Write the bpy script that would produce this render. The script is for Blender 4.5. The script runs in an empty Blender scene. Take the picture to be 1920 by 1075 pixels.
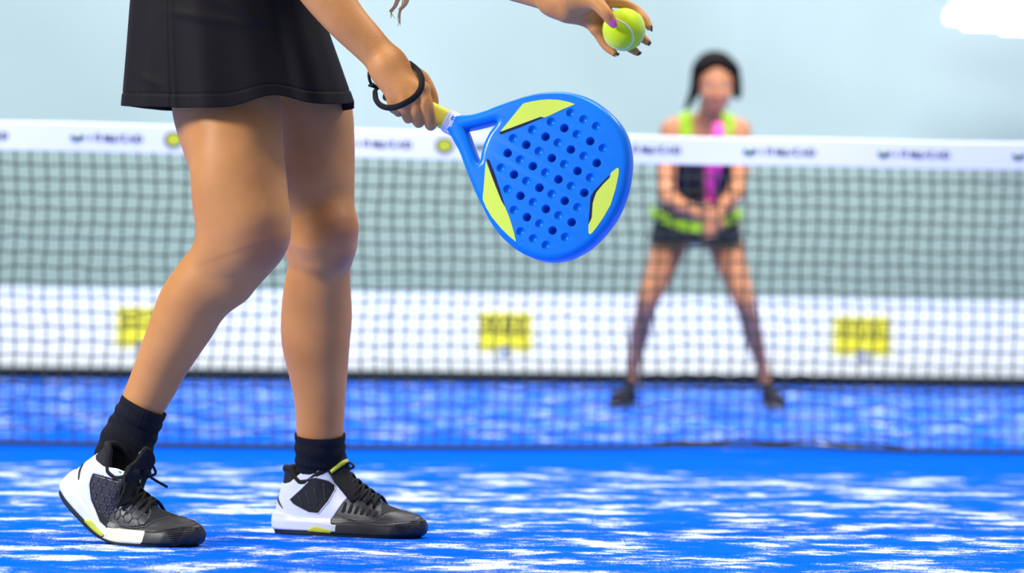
import bpy, bmesh, math, random
import numpy as np
import openvdb
from mathutils import Vector, Matrix, geometry as mgeo

random.seed(4); rng = np.random.default_rng(4)
sc = bpy.context.scene
COL = sc.collection
PI = math.pi

# ------------------------------------------------------------------ camera
FPX = 7943.0                      # focal length in pixels of the 1920 wide frame
CAM_H = 0.407
cam_d = bpy.data.cameras.new('camera'); cam = bpy.data.objects.new('camera', cam_d); COL.objects.link(cam)
cam_d.sensor_width = 36.0; cam_d.sensor_fit = 'HORIZONTAL'
cam_d.lens = FPX * 36.0 / 1920.0
cam_d.clip_start = 0.1; cam_d.clip_end = 200
CM = Matrix.Translation((0, 0, CAM_H)) @ Matrix.Rotation(math.radians(90 + 0.249), 4, 'X') @ Matrix.Rotation(math.radians(0.776), 4, 'Z')
cam.matrix_world = CM
cam_d.dof.use_dof = True; cam_d.dof.focus_distance = 6.98; cam_d.dof.aperture_fstop = 4.6
sc.camera = cam
# ------------------------------------------------------------------ world, lamps, exposure
w = bpy.data.worlds.new('hall_light'); sc.world = w; w.use_nodes = True
w.node_tree.nodes['Background'].inputs[0].default_value = (0.97, 0.985, 1.0, 1)
w.node_tree.nodes['Background'].inputs[1].default_value = 0.36
sc.view_settings.view_transform = 'Standard'; sc.view_settings.look = 'None'
sc.view_settings.gamma = 1; sc.view_settings.exposure = 0.0
def area(name, loc, target, size, power, col=(1, 1, 1)):
    l = bpy.data.lights.new(name, 'AREA'); l.shape = 'RECTANGLE'; l.size, l.size_y = size; l.energy = power; l.color = col
    o = bpy.data.objects.new(name, l); COL.objects.link(o); o.location = loc
    o.rotation_euler = (Vector(target) - Vector(loc)).to_track_quat('-Z', 'Y').to_euler()
area('ceiling_lamp_side', (-4.4, 4.9, 3.1), (-.3, 7.1, .5), (1.2, .9), 290, (1.0, .97, .92))
area('ceiling_lamp_near', (0.5, 6.2, 5.6), (0, 7.2, .3), (2.2, 1.6), 165, (1, .98, .96))
area('ceiling_lamp_right', (3.2, 8.6, 5.2), (0.2, 7.2, .6), (1.4, 1.0), 150, (1, .98, .96))
area('ceiling_lamp_net', (-1.5, 10.5, 6), (0, 12, .4), (4, 2), 300, (.97, .99, 1))
area('ceiling_lamp_far', (1.8, 13.6, 4.4), (0.7, 17, .6), (3, 2), 300, (.97, .99, 1))
area('ceiling_lamp_wall', (0.5, 18.2, 6), (.6, 21.5, .6), (6, 2), 690, (.97, .99, 1))

def PT(px, py, d):
    return CM @ Vector(((px - 960) / FPX * d, -(py - 537.5) / FPX * d, -d))
def mpp(d): return d / FPX        # metres per pixel at a depth

# ------------------------------------------------------------------ materials
def mat(name, col, rough=0.6, spec=0.5, sss=0.0, emit=None, metal=0.0, sheen=0.0, coat=0.0):
    m = bpy.data.materials.new(name); m.use_nodes = True
    b = m.node_tree.nodes['Principled BSDF']; I = b.inputs
    I['Base Color'].default_value = (*col, 1); I['Roughness'].default_value = rough
    I['Specular IOR Level'].default_value = spec; I['Metallic'].default_value = metal
    if sss: I['Subsurface Weight'].default_value = sss; I['Subsurface Radius'].default_value = (1, .35, .2); I['Subsurface Scale'].default_value = .008
    if sheen: I['Sheen Weight'].default_value = sheen; I['Sheen Roughness'].default_value = .4
    if coat: I['Coat Weight'].default_value = coat; I['Coat Roughness'].default_value = .12
    if emit: I['Emission Color'].default_value = (*emit[:3], 1); I['Emission Strength'].default_value = emit[3]
    return m
def nd(m, t, **kw):
    n = m.node_tree.nodes.new(t)
    for k, v in kw.items():
        if hasattr(n, k) and not k[0].isupper(): setattr(n, k, v)
        else: n.inputs[k].default_value = v
    return n
def lk(m, a, b): m.node_tree.links.new(a, b)
def bsdf(m): return m.node_tree.nodes['Principled BSDF']
def noise_col(m, c1, c2, scale, detail=4, lo=.35, hi=.65, bump=0, bscale=None, bdist=.001):
    tc = nd(m, 'ShaderNodeNewGeometry')
    n = nd(m, 'ShaderNodeTexNoise', Scale=scale, Detail=detail); lk(m, tc.outputs['Position'], n.inputs['Vector'])
    r = nd(m, 'ShaderNodeValToRGB'); r.color_ramp.elements[0].position = lo; r.color_ramp.elements[1].position = hi
    r.color_ramp.elements[0].color = (*c1, 1); r.color_ramp.elements[1].color = (*c2, 1)
    lk(m, n.outputs['Fac'], r.inputs['Fac']); lk(m, r.outputs['Color'], bsdf(m).inputs['Base Color'])
    if bump:
        n2 = nd(m, 'ShaderNodeTexNoise', Scale=bscale or scale * 5, Detail=3); lk(m, tc.outputs['Position'], n2.inputs['Vector'])
        bp = nd(m, 'ShaderNodeBump', Strength=bump, Distance=bdist); lk(m, n2.outputs['Fac'], bp.inputs['Height']); lk(m, bp.outputs['Normal'], bsdf(m).inputs['Normal'])
    return m, tc, r
def skin(name, c1, c2, spec=.3):
    m = mat(name, c1, .5, spec, sss=.12)
    noise_col(m, c1, c2, 14, 5, .3, .7, bump=.25, bscale=900, bdist=.0004)
    return m
M = {}
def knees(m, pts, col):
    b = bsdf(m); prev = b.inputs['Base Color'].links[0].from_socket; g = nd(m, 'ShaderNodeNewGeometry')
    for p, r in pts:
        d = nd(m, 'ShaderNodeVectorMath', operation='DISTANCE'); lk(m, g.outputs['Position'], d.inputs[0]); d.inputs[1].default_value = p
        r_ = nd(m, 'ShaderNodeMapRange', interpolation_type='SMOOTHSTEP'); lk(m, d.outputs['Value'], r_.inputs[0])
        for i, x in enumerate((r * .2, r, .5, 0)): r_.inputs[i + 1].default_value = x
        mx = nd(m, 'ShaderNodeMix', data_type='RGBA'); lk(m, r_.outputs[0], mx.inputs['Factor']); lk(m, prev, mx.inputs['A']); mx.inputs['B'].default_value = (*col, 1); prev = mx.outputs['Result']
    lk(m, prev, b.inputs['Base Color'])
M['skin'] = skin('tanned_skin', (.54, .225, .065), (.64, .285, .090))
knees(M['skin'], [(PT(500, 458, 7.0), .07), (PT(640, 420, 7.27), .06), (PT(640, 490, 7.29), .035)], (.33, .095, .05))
M['skin2'] = skin('brown_skin', (.47, .19, .085), (.55, .23, .105))
M['lips'] = mat('lips', (.45, .14, .12), .4)
M['eye'] = mat('eye_white', (.75, .73, .7), .2); M['iris'] = mat('dark_iris', (.03, .015, .008), .2)
M['skirt'] = mat('black_jersey', (.012, .010, .010), .7, .16)
M['black'] = mat('black_fabric', (.009, .009, .011), .8, .3)
M['sock'] = mat('black_knit', (.006, .007, .010), .85, .25)
M['lace'] = mat('black_lace', (.006, .006, .008), .75, .3)
M['rubber'] = mat('black_rubber', (.014, .015, .019), .45, .45)
M['shell'] = mat('charcoal_synthetic', (.028, .029, .034), .42, .5)
M['mesh'] = mat('black_shoe_mesh', (.008, .009, .012), .7, .35)
M['ridge'] = mat('grey_rubber_ridge', (.055, .056, .064), .4, .5)
M['white'] = mat('white_synthetic', (.78, .82, .92), .32, .5)
M['cream'] = mat('cream_rubber', (.78, .80, .60), .4, .5)
M['lime'] = mat('lime_rubber', (.62, .66, .04), .45, .5)
M['blue'] = mat('glossy_blue_lacquer', (.0, .195, .76), .30, .25, coat=.12)
M['bluedk'] = mat('navy_print', (.001, .003, .05), .5, .2)
M['yel'] = mat('yellow_green_print', (.66, .83, .085), .35)
M['grip'] = mat('yellow_grip', (.86, .84, .08), .6)
M['tape'] = mat('white_grip_tape', (.85, .87, .93), .5)
M['pinkn'] = mat('pink_nail_varnish', (.55, .08, .36), .15, .6, coat=.6)
M['darkn'] = mat('dark_nail_varnish', (.06, .03, .028), .2, .6, coat=.5)
M['ball'] = mat('tennis_felt', (.52, .96, .012), .95, .1, sheen=.5)
M['seam'] = mat('ball_seam', (.72, .85, .6), .6)
M['blond'] = mat('blonde_hair', (.62, .42, .19), .5, .4)
M['dkhair'] = mat('dark_hair', (.008, .006, .006), .75, .08)
M['netw'] = mat('white_net_tape', (.88, .92, 1.0), .7)
M['netb'] = mat('dark_net_cord', (.05, .058, .045), .8, .2)
M['banner'] = mat('white_banner', (.84, .90, .97), .5)
M['byel'] = mat('yellow_banner_print', (.84, .78, .03), .5)
M['bblk'] = mat('black_banner_print', (.03, .03, .03), .5)
M['bnavy'] = mat('navy_banner_print', (.01, .045, .30), .5)
M['inkgrey'] = mat('blue_grey_ink', (.03, .035, .055), .6)
M['inkgreen'] = mat('green_ink', (.02, .13, .04), .6)
M['kerb'] = mat('black_rubber_kerb', (.010, .014, .022), .8, .1)
M['pink'] = mat('pink_racket_lacquer', (.80, .015, .35), .35)
M['limecloth'] = mat('lime_sport_cloth', (.34, .60, .01), .8)
M['olive'] = mat('dark_green_trim', (.03, .07, .01), .8)
M['soleg'] = mat('pale_grey_sole', (.42, .40, .34), .7)
M['blk2'] = mat('navy_black_sport_cloth', (.010, .008, .016), .8)
M['metal'] = mat('grey_steel', (.35, .37, .38), .4, .5, metal=.6)
M['lampm'] = mat('white_lamp_diffuser', (.9, .9, .9), .5, emit=(1, 1, .96, 9))
M['lampbody'] = mat('white_lamp_body', (.7, .72, .74), .5)

# ball felt: fuzzy
noise_col(M['ball'], (.70, .98, .008), (.82, 1.0, .014), 400, 3, .3, .7, bump=.9, bscale=1500, bdist=.0012)
noise_col(M['skirt'], (.0075, .0060, .0055), (.012, .0098, .0090), 500, 2, .3, .7, bump=.3, bscale=2500, bdist=.0003)
noise_col(M['sock'], (.004, .005, .008), (.014, .016, .024), 700, 2, .4, .7, bump=.9, bscale=900, bdist=.0015)
noise_col(M['mesh'], (.006, .007, .010), (.018, .019, .024), 900, 2, .4, .7, bump=.4, bscale=1800, bdist=.0006)
# turf
def turf():
    m = mat('blue_turf_with_sand', (0, .1, .8), .95, .0)
    g = nd(m, 'ShaderNodeNewGeometry'); pos = g.outputs['Position']
    def nz(scale, detail, rough=.5, off=(0, 0, 0), sc3=(1, 1, 1)):
        mp = nd(m, 'ShaderNodeMapping'); mp.inputs['Location'].default_value = off; mp.inputs['Scale'].default_value = sc3
        lk(m, pos, mp.inputs['Vector'])
        n = nd(m, 'ShaderNodeTexNoise', Scale=scale, Detail=detail, Roughness=rough); lk(m, mp.outputs['Vector'], n.inputs['Vector']); return n.outputs['Fac']
    def mth(op, a, b=None, c=None):
        n = nd(m, 'ShaderNodeMath', operation=op)
        for i, v in enumerate((a, b, c)):
            if v is None: continue
            if isinstance(v, (int, float)): n.inputs[i].default_value = v
            else: lk(m, v, n.inputs[i])
        return n.outputs[0]
    def mr(v, a, b, c=0., d=1.):
        n = nd(m, 'ShaderNodeMapRange', interpolation_type='SMOOTHSTEP'); lk(m, v, n.inputs[0])
        for i, x in enumerate((a, b, c, d)): n.inputs[i + 1].default_value = x
        return n.outputs[0]
    patch = nz(6.0, 4.0, .6, (3.1, 1.7, 0), (1, .8, 1))
    mid = nz(26, 3, .6)
    grain = nz(230, 2, .6)
    fine = nz(700, 2, .6)
    sx = nd(m, 'ShaderNodeSeparateXYZ'); lk(m, pos, sx.inputs[0])
    # less sand swept in a strip along the net
    near = mr(sx.outputs['Y'], 10.1, 11.1, 0, 1); far = mr(sx.outputs['Y'], 11.9, 13.0, 1, 0)
    strip = mth('MULTIPLY', near, far)
    farside = mr(sx.outputs['Y'], 12, 13, 0, 1)
    v = mth('ADD', patch, mth('MULTIPLY', mth('SUBTRACT', mid, .5), .34))
    v = mth('ADD', v, mth('MULTIPLY', mth('SUBTRACT', grain, .5), .48))
    v = mth('SUBTRACT', v, mth('MULTIPLY', strip, .22))
    v = mth('SUBTRACT', v, mth('MULTIPLY', farside, .035))
    sand = mr(v, .532, .63)
    spk = mth('MULTIPLY', mr(fine, .60, .68), mr(v, .42, .55, .16, .95))
    sand = mth('MAXIMUM', mth('MULTIPLY', sand, mr(fine, .25, .5, .72, 1)), mth('MULTIPLY', spk, .8))
    blue = nd(m, 'ShaderNodeMix', data_type='RGBA'); lk(m, fine, blue.inputs['Factor'])
    blue.inputs['A'].default_value = (.0, .075, .62, 1); blue.inputs['B'].default_value = (.0, .15, .92, 1)
    mx = nd(m, 'ShaderNodeMix', data_type='RGBA'); lk(m, sand, mx.inputs['Factor']); lk(m, blue.outputs['Result'], mx.inputs['A'])
    mx.inputs['B'].default_value = (.80, .88, .96, 1)
    lk(m, mx.outputs['Result'], bsdf(m).inputs['Base Color'])
    bp = nd(m, 'ShaderNodeBump', Strength=.6, Distance=.004); lk(m, grain, bp.inputs['Height']); lk(m, bp.outputs['Normal'], bsdf(m).inputs['Normal'])
    return m
M['turf'] = turf()
def glass():
    m = bpy.data.materials.new('court_glass'); m.use_nodes = True; nt = m.node_tree; nt.nodes.clear()
    out = nd(m, 'ShaderNodeOutputMaterial'); tr = nd(m, 'ShaderNodeBsdfTransparent'); tr.inputs[0].default_value = (.90, .95, .93, 1)
    gl = nd(m, 'ShaderNodeBsdfGlossy', Roughness=.03); fr = nd(m, 'ShaderNodeFresnel', IOR=1.45); mx = nd(m, 'ShaderNodeMixShader')
    lk(m, fr.outputs[0], mx.inputs[0]); lk(m, tr.outputs[0], mx.inputs[1]); lk(m, gl.outputs[0], mx.inputs[2]); lk(m, mx.outputs[0], out.inputs[0]); return m
M['glass'] = glass()
M['hall'] = mat('pale_hall_wall', (.6, .72, .74), .8, .1)
noise_col(M['hall'], (.66, .745, .74), (.78, .86, .865), .7, 2, .3, .7)

def lower_tone(m, z, col):     # hall wall colour turns a greyer green below height z
    b = bsdf(m); prev = b.inputs['Base Color'].links[0].from_socket; g = nd(m, 'ShaderNodeNewGeometry'); sx = nd(m, 'ShaderNodeSeparateXYZ'); lk(m, g.outputs['Position'], sx.inputs[0])
    lt = nd(m, 'ShaderNodeMath', operation='LESS_THAN'); lk(m, sx.outputs['Z'], lt.inputs[0]); lt.inputs[1].default_value = z
    mx = nd(m, 'ShaderNodeMix', data_type='RGBA'); lk(m, lt.outputs[0], mx.inputs['Factor']); lk(m, prev, mx.inputs['A']); mx.inputs['B'].default_value = (*col, 1); lk(m, mx.outputs['Result'], b.inputs['Base Color'])
lower_tone(M['hall'], 1.30, (.56, .65, .60))
# ------------------------------------------------------------------ objects
def worldloc(o):
    v = Vector((0, 0, 0))
    while o: v += o.location; o = o.parent
    return v
def mesh_obj(name, verts, faces, m, parent=None, smooth=True, mats=None, fmat=None):
    off = worldloc(parent) if parent else Vector((0, 0, 0))
    me = bpy.data.meshes.new(name)
    V = np.asarray([tuple(v) for v in verts], dtype=np.float64) - np.array(off)
    me.from_pydata(V.tolist(), [], faces if isinstance(faces, list) else faces.tolist())
    for x in (mats or [m]): me.materials.append(x)
    if fmat is not None: me.polygons.foreach_set('material_index', np.asarray(fmat, dtype=np.int32))
    if smooth: me.polygons.foreach_set('use_smooth', [True] * len(me.polygons))
    me.update()
    o = bpy.data.objects.new(name, me); COL.objects.link(o); o.parent = parent
    return o
def empty(name, loc, label, cat, group=None):
    o = bpy.data.objects.new(name, None); COL.objects.link(o); o.location = loc; o.empty_display_size = .05
    return tag(o, label, cat, group)
def tag(o, label=None, cat=None, group=None, kind=None):
    if label: o['label'] = label
    if cat: o['category'] = cat
    if group: o['group'] = group
    if kind: o['kind'] = kind
    return o
class MB:
    def __init__(s): s.v = []; s.f = []
    def add(s, V, F):
        n = len(s.v); s.v += [tuple(v) for v in V]; s.f += [tuple(i + n for i in f) for f in F]; return s
    def tube(s, pts, r, n=8, flat=None, closed=False, caps=True):
        """tube along points; r number or list; flat=(nvec, factor) squashes it into a ribbon"""
        pts = [Vector(p) for p in pts]; N = len(pts); R = r if hasattr(r, '__len__') else [r] * N
        V = []; prev = None
        for i, p in enumerate(pts):
            a = pts[(i + 1) % N] if (closed or i < N - 1) else p; b = pts[i - 1] if (closed or i > 0) else p
            t = (a - b).normalized()
            if flat is not None: ref = Vector(flat[0][i] if isinstance(flat[0], list) else flat[0])
            elif prev is None: ref = Vector((0, 0, 1)) if abs(t.z) < .9 else Vector((1, 0, 0))
            else: ref = prev
            nx = (ref - t * ref.dot(t)).normalized(); ny = t.cross(nx); prev = nx
            fx = flat[1] if flat else 1
            for k in range(n):
                an = 2 * PI * k / n; V.append(p + nx * (R[i] * fx * math.cos(an)) + ny * (R[i] * math.sin(an)))
        F = []
        for i in range(N if closed else N - 1):
            for k in range(n):
                j = (i + 1) % N
                F.append((i * n + k, i * n + (k + 1) % n, j * n + (k + 1) % n, j * n + k))
        if caps and not closed: F += [tuple(reversed(range(n))), tuple((N - 1) * n + k for k in range(n))]
        return s.add(V, F)
    def box(s, c, ax, ay, az):
        c = Vector(c); V = [c + ax * x + ay * y + az * z for x in (-1, 1) for y in (-1, 1) for z in (-1, 1)]
        return s.add(V, [(0, 1, 3, 2), (4, 6, 7, 5), (0, 4, 5, 1), (2, 3, 7, 6), (0, 2, 6, 4), (1, 5, 7, 3)])
    def obj(s, name, m, parent=None, smooth=True): return mesh_obj(name, s.v, s.f, m, parent, smooth)
def spline(pts, n):
    """Catmull-Rom through points of any dimension, n samples"""
    P = np.array([list(p) for p in pts], float); P = np.vstack([2 * P[0] - P[1], P, 2 * P[-1] - P[-2]]); K = len(pts) - 1; out = []
    for q in np.linspace(0, K - 1e-9, n):
        i = int(q); t = q - i; a, b, c, d = P[i:i + 4]
        out.append(.5 * (2 * b + (c - a) * t + (2 * a - 5 * b + 4 * c - d) * t * t + (3 * b - a - 3 * c + d) * t ** 3))
    return np.array(out)
def orient(o):
    bm = bmesh.new(); bm.from_mesh(o.data); bmesh.ops.recalc_face_normals(bm, faces=bm.faces); bm.to_mesh(o.data); bm.free(); return o

# ------------------------------------------------------------------ signed distance bodies
def smin(a, b, k):
    if k <= 0: return np.minimum(a, b)
    h = np.maximum(k - np.abs(a - b), 0) / k
    return np.minimum(a, b) - h * h * k * .25
def d_cone(X, Y, Z, p0, p1, r0, r1):
    p0 = np.array(p0, np.float32); ba = np.array(p1, np.float32) - p0; L2 = float(ba @ ba) + 1e-12
    x, y, z = X - p0[0], Y - p0[1], Z - p0[2]
    t = np.clip((x * ba[0] + y * ba[1] + z * ba[2]) / L2, 0, 1)
    return np.sqrt((x - t * ba[0]) ** 2 + (y - t * ba[1]) ** 2 + (z - t * ba[2]) ** 2) - (r0 + (r1 - r0) * t)
def d_ell(X, Y, Z, c, r, R=None):
    x, y, z = X - c[0], Y - c[1], Z - c[2]
    if R is not None:
        x, y, z = (R[0][0] * x + R[0][1] * y + R[0][2] * z, R[1][0] * x + R[1][1] * y + R[1][2] * z, R[2][0] * x + R[2][1] * y + R[2][2] * z)
    k0 = np.sqrt((x / r[0]) ** 2 + (y / r[1]) ** 2 + (z / r[2]) ** 2); k1 = np.sqrt((x / r[0] ** 2) ** 2 + (y / r[1] ** 2) ** 2 + (z / r[2] ** 2) ** 2) + 1e-9
    return k0 * (k0 - 1) / k1
class Body:
    """list of primitives: ('chain', pts4, k) tapered chain; ('ell', c, r, k, R); ('sub', ...)"""
    def __init__(s): s.p = []
    def chain(s, pts, k=.012, n=None, grow=0):
        pts = [tuple(p[0]) + (p[1],) if len(p) == 2 else tuple(p) for p in pts]
        P = spline(pts, n or (len(pts) - 1) * 5 + 1) if len(pts) > 2 else np.array(pts, float)
        s.p.append(('chain', P, k)); return s
    def ell(s, c, r, k=.012, R=None): s.p.append(('ell', tuple(c), r, k, R)); return s
    def cut(s, pts, k=.004):
        pts = [tuple(p[0]) + (p[1],) for p in pts]; s.p.append(('cut', np.array(pts, float), k)); return s
    def bounds(s):
        lo = np.full(3, 1e9); hi = -lo
        for p in s.p:
            if p[0] == 'ell': lo = np.minimum(lo, np.array(p[1]) - max(p[2])); hi = np.maximum(hi, np.array(p[1]) + max(p[2]))
            elif p[0] == 'chain': lo = np.minimum(lo, (p[1][:, :3] - p[1][:, 3:]).min(0)); hi = np.maximum(hi, (p[1][:, :3] + p[1][:, 3:]).max(0))
        return lo, hi
    def mesh(s, h, lo=None, hi=None, grow=0., clip=None, smooth_it=0):
        if lo is None: lo, hi = s.bounds(); lo = lo - .02 - grow; hi = hi + .02 + grow
        lo = np.array(lo, float); hi = np.array(hi, float); n = np.ceil((hi - lo) / h).astype(int) + 1
        A = np.full(n, 1.0, np.float32)
        ax = [(lo[i] + h * np.arange(n[i])).astype(np.float32) for i in range(3)]
        def sub(a, b, m):
            i0 = np.clip(np.floor((np.array(a) - m - lo) / h).astype(int), 0, n); i1 = np.clip(np.ceil((np.array(b) + m - lo) / h).astype(int) + 1, 0, n)
            if np.any(i1 <= i0): return None
            return tuple(slice(i0[k], i1[k]) for k in range(3))
        def grid(sl): return ax[0][sl[0]][:, None, None], ax[1][sl[1]][None, :, None], ax[2][sl[2]][None, None, :]
        for p in s.p:
            k = p[2] if p[0] != 'ell' else p[3]; m = k + 4 * h + grow
            if p[0] == 'ell':
                rm = max(p[2]); c = np.array(p[1]); sl = sub(c - rm, c + rm, m)
                if sl is None: continue
                d = d_ell(*grid(sl), p[1], p[2], p[4]) - grow; A[sl] = smin(A[sl], d, k); continue
            P = p[1]; sl = sub((P[:, :3] - P[:, 3:]).min(0), (P[:, :3] + P[:, 3:]).max(0), m)
            if sl is None: continue
            T = np.full(A[sl].shape, 1.0, np.float32); o = np.array([q.start for q in sl])
            for a, b in zip(P[:-1], P[1:]):
                s2 = sub(np.minimum(a[:3] - a[3], b[:3] - b[3]), np.maximum(a[:3] + a[3], b[:3] + b[3]), m)
                if s2 is None: continue
                d = d_cone(*grid(s2), a[:3], b[:3], a[3], b[3]) - (grow if p[0] == 'chain' else 0)
                s3 = tuple(slice(s2[q].start - o[q], s2[q].stop - o[q]) for q in range(3))
                T[s3] = np.minimum(T[s3], d)
            if p[0] == 'chain': A[sl] = smin(A[sl], T, k)
            else: A[sl] = -smin(-A[sl], T, k)
        if clip: 
            X, Y, Z = grid((slice(None),) * 3)
            for c in clip: A = np.maximum(A, c(X, Y, Z).astype(np.float32))
        bg = 3 * h; A = np.clip(A, -bg, bg)
        g = openvdb.FloatGrid(bg); g.copyFromArray(A, ijk=(0, 0, 0)); g.transform = openvdb.createLinearTransform(voxelSize=1.0)
        V, Q = g.convertToQuads(0.0)
        return V.astype(np.float64) * h + lo, Q[:, ::-1].astype(int)
def drop_faces(V, Q, inside_fn, keep_inside):
    c = V[Q].mean(1); m = inside_fn(c); Q = Q[m if keep_inside else ~m]
    used = np.unique(Q); mp = -np.ones(len(V), int); mp[used] = np.arange(len(used)); return V[used], mp[Q]

# ================================================================== setting
TH = math.radians(10.3); T = Vector((math.cos(TH), math.sin(TH), 0)); N_ = Vector((-math.sin(TH), math.cos(TH), 0))   # along / across the net
NET0 = Vector((0, 11.75, 0)); UP = Vector((0, 0, 1))
def court(a, b, z=0): return NET0 + T * a + N_ * b + UP * z       # a along net, b beyond net
mb = MB(); V = [court(-9, -16), court(9, -16), court(9, 16), court(-9, 16)]; V2 = [v - UP * .05 for v in V]
mb.add(V + V2, [(0, 1, 2, 3), (7, 6, 5, 4), (0, 4, 5, 1), (1, 5, 6, 2), (2, 6, 7, 3), (3, 7, 4, 0)])
tag(mb.obj('floor', M['turf'], smooth=False), kind='structure')
WB = 9.95
mb = MB(); mb.box(court(0, 13.4, 2.5), T * 9, N_ * .05, UP * 2.55); tag(mb.obj('wall_hall', M['hall'], smooth=False), kind='structure')
wg = tag(MB().box(court(-5.005, WB + .03, 1.5), T * 1.99, N_ * .006, UP * 1.5).obj('wall_back', M['glass'], smooth=False), kind='structure')
x = -3.005
for i in range(4):
    tag(MB().box(court(x + .995 + .01, WB + .03, 1.5), T * .995, N_ * .006, UP * 1.5).obj('wall_back', M['glass'], smooth=False), kind='structure'); x += 2.0
mb = MB(); mb.box(court(0, WB - .16, .034), T * 6.5, N_ * .15, UP * .034)
tag(mb.obj('trim_1', M['kerb'], smooth=False), kind='structure')

# banner
ban = empty('advertising_banner', court(0, WB, .05), 'long white banner with yellow printed squares along the foot of the back wall', 'banner')
MB().box(court(0, WB, .257), T * 6.0, N_ * .004, UP * .203).obj('banner_sheet', M['banner'], ban, False)
MB().box(court(1.16, WB - .006, .257), T * .003, N_ * .001, UP * .2).obj('seam', M['inkgrey'], ban, False)
def wall_a(px):    # distance along the wall for a pixel column
    d = 21.9
    for _ in range(6):
        p = PT(px, 620, d); b = (p - NET0).dot(N_); d += (WB - b) / math.cos(TH)
    return (p - NET0).dot(T)
GL = {0: [[(0, 0), (0, 1)], [(0, 1), (.7, 1), (.7, .5), (0, .5)], [(1.2, 0), (1.2, 1)], [(1.2, .5), (1.9, .5)], [(1.9, 0), (1.9, 1)]],
      1: [[(0, 0), (0, 1), (.4, .4), (.8, 1), (.8, 0)], [(1.2, 0), (1.5, 1), (1.8, 0)], [(2.2, 0), (2.2, 1)], [(2.6, 0), (2.6, 1), (3.1, .8), (3.1, .2), (2.6, 0)]],
      2: [[(0, 0), (0, 1), (.5, 1)], [(0, .5), (.4, .5)], [(.9, 0), (.9, 1), (1.4, 1), (1.4, 0)], [(1.9, 0), (2.3, 1), (2.7, 0)], [(3.1, 1), (3.1, 0)]]}
for gi, (x0, x1) in enumerate(((217, 322), (895, 998), (1562, 1671))):
    a0, a1 = wall_a(x0), wall_a(x1); ac = (a0 + a1) / 2; hw = (a1 - a0) / 2; z0, z1 = .165, .375
    pn = MB().box(court(ac, WB - .007, (z0 + z1) / 2), T * hw, N_ * .002, UP * (z1 - z0) / 2).obj('printed_panel', M['byel'], ban, False); pn['label'] = 'yellow printed square with black letters and a navy half disc'
    mb = MB(); W = max(p[0] for l in GL[gi] for p in l)
    for l in GL[gi]:
        pts = [court(ac - hw * .72 + p[0] / W * hw * 1.44, WB - .0105, z0 + .085 + p[1] * .09) for p in l]
        for p, q in zip(pts[:-1], pts[1:]):
            mb.tube([p, q], .008, 6, flat=(N_, .12))
    mb.obj('lettering', M['bblk'], pn)
    for nm, r, m_, off in (('arch', .042, 'banner', .0105), ('half_disc', .032, 'bnavy', .012)):
        V = [court(ac, WB - off, z0 - .018)] + [court(ac + r * math.cos(t), WB - off, z0 - .018 + r * 1.1 * math.sin(t)) for t in np.linspace(0, PI, 17)]
        V2 = [v + N_ * .001 for v in V]; n = len(V)
        MB().add(V + V2, [tuple(range(n)), tuple(reversed(range(n, 2 * n)))] + [(i, (i + 1) % n, n + (i + 1) % n, n + i) for i in range(n)]).obj(nm, M[m_], pn, False)

# hall lamp beyond the glass, top right
lc = PT(1870, 28, 24.6)
lamp = empty('hall_light', lc, 'bright white hall lamp glowing high behind the back glass', 'lamp')
MB().box(lc + UP * .10, T * .32, N_ * .09, UP * .03).obj('housing', M['lampbody'], lamp, False)
MB().box(lc + T * .05 + UP * .0, T * .24, N_ * .05, UP * .075).obj('diffuser', M['lampm'], lamp, False)
MB().box(lc + T * -.16 + UP * -.015, T * .13, N_ * .05, UP * .03).obj('diffuser', M['lampm'], lamp, False)
MB().box(lc + T * .2 + UP * -.05, T * .16, N_ * .05, UP * .045).obj('diffuser', M['lampm'], lamp, False)
MB().tube([lc + UP * .12, lc + UP * 2.6], .006, 6).obj('suspension_cable', M['metal'], lamp)

# ================================================================== net
net = empty('padel_net', court(0, 0), 'dark mesh net with printed white top tape stretched across the blue court', 'net')
def ztop(a): return .885 + .0012 * a * a
def zrope(a):
    b = (a - .68) / .30
    return .012 + .006 * math.exp(-b * b * b * b) + .003 * math.sin(a * 3)
NP = 4.9
tp = MB(); AA = np.linspace(-NP, NP, 300)
V = []; 
for a in AA:
    zt = ztop(a) + .0012 * math.sin(a * 9); hb = .078
    for (b, z) in ((-.006, zt - .004), (0, zt), (.006, zt - .004), (.005, zt - hb), (-.005, zt - hb)): V.append(court(a, b + .002 * math.sin(a * 5 + z * 40), z))
F = [(i * 5 + k, (i + 1) * 5 + k, (i + 1) * 5 + (k + 1) % 5, i * 5 + (k + 1) % 5) for i in range(len(AA) - 1) for k in range(5)]
tape = tp.add(V, F).obj('top_tape', M['netw'], net, False); orient(tape)
cell = .0415; mb = MB(); na = int(2 * NP / cell)
rows = 20; nodes = {}
for i in range(na + 1):
    a = -NP + i * cell
    zr = zrope(a); zb = ztop(a) - .075
    for j in range(rows + 1):
        t = j / rows; z = zb + (zr - zb) * t
        jt = .0035 if 0 < j < rows else 0
        zz = .0035 * (1 if (i + j) % 2 else -1) if 0 < j < rows else 0
        nodes[i, j] = court(a + rng.normal() * jt * .45 + .004 * math.sin(j * .7 + i * .13), .004 * math.sin(i * .31 + j * .5), z + zz * .6 + rng.normal() * jt * .4)
for i in range(na + 1): mb.tube([nodes[i, j] for j in range(rows + 1)], .0027, 4, caps=False)
for j in range(rows): 
    if j: mb.tube([nodes[i, j] for i in range(na + 1)], .0027, 4, caps=False)
mb.obj('mesh_netting', M['netb'], net, False)
MB().tube([court(a, 0, zrope(a)) for a in np.linspace(-NP, NP, 240)], .0065, 6).obj('bottom_rope', M['netb'], net)
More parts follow.
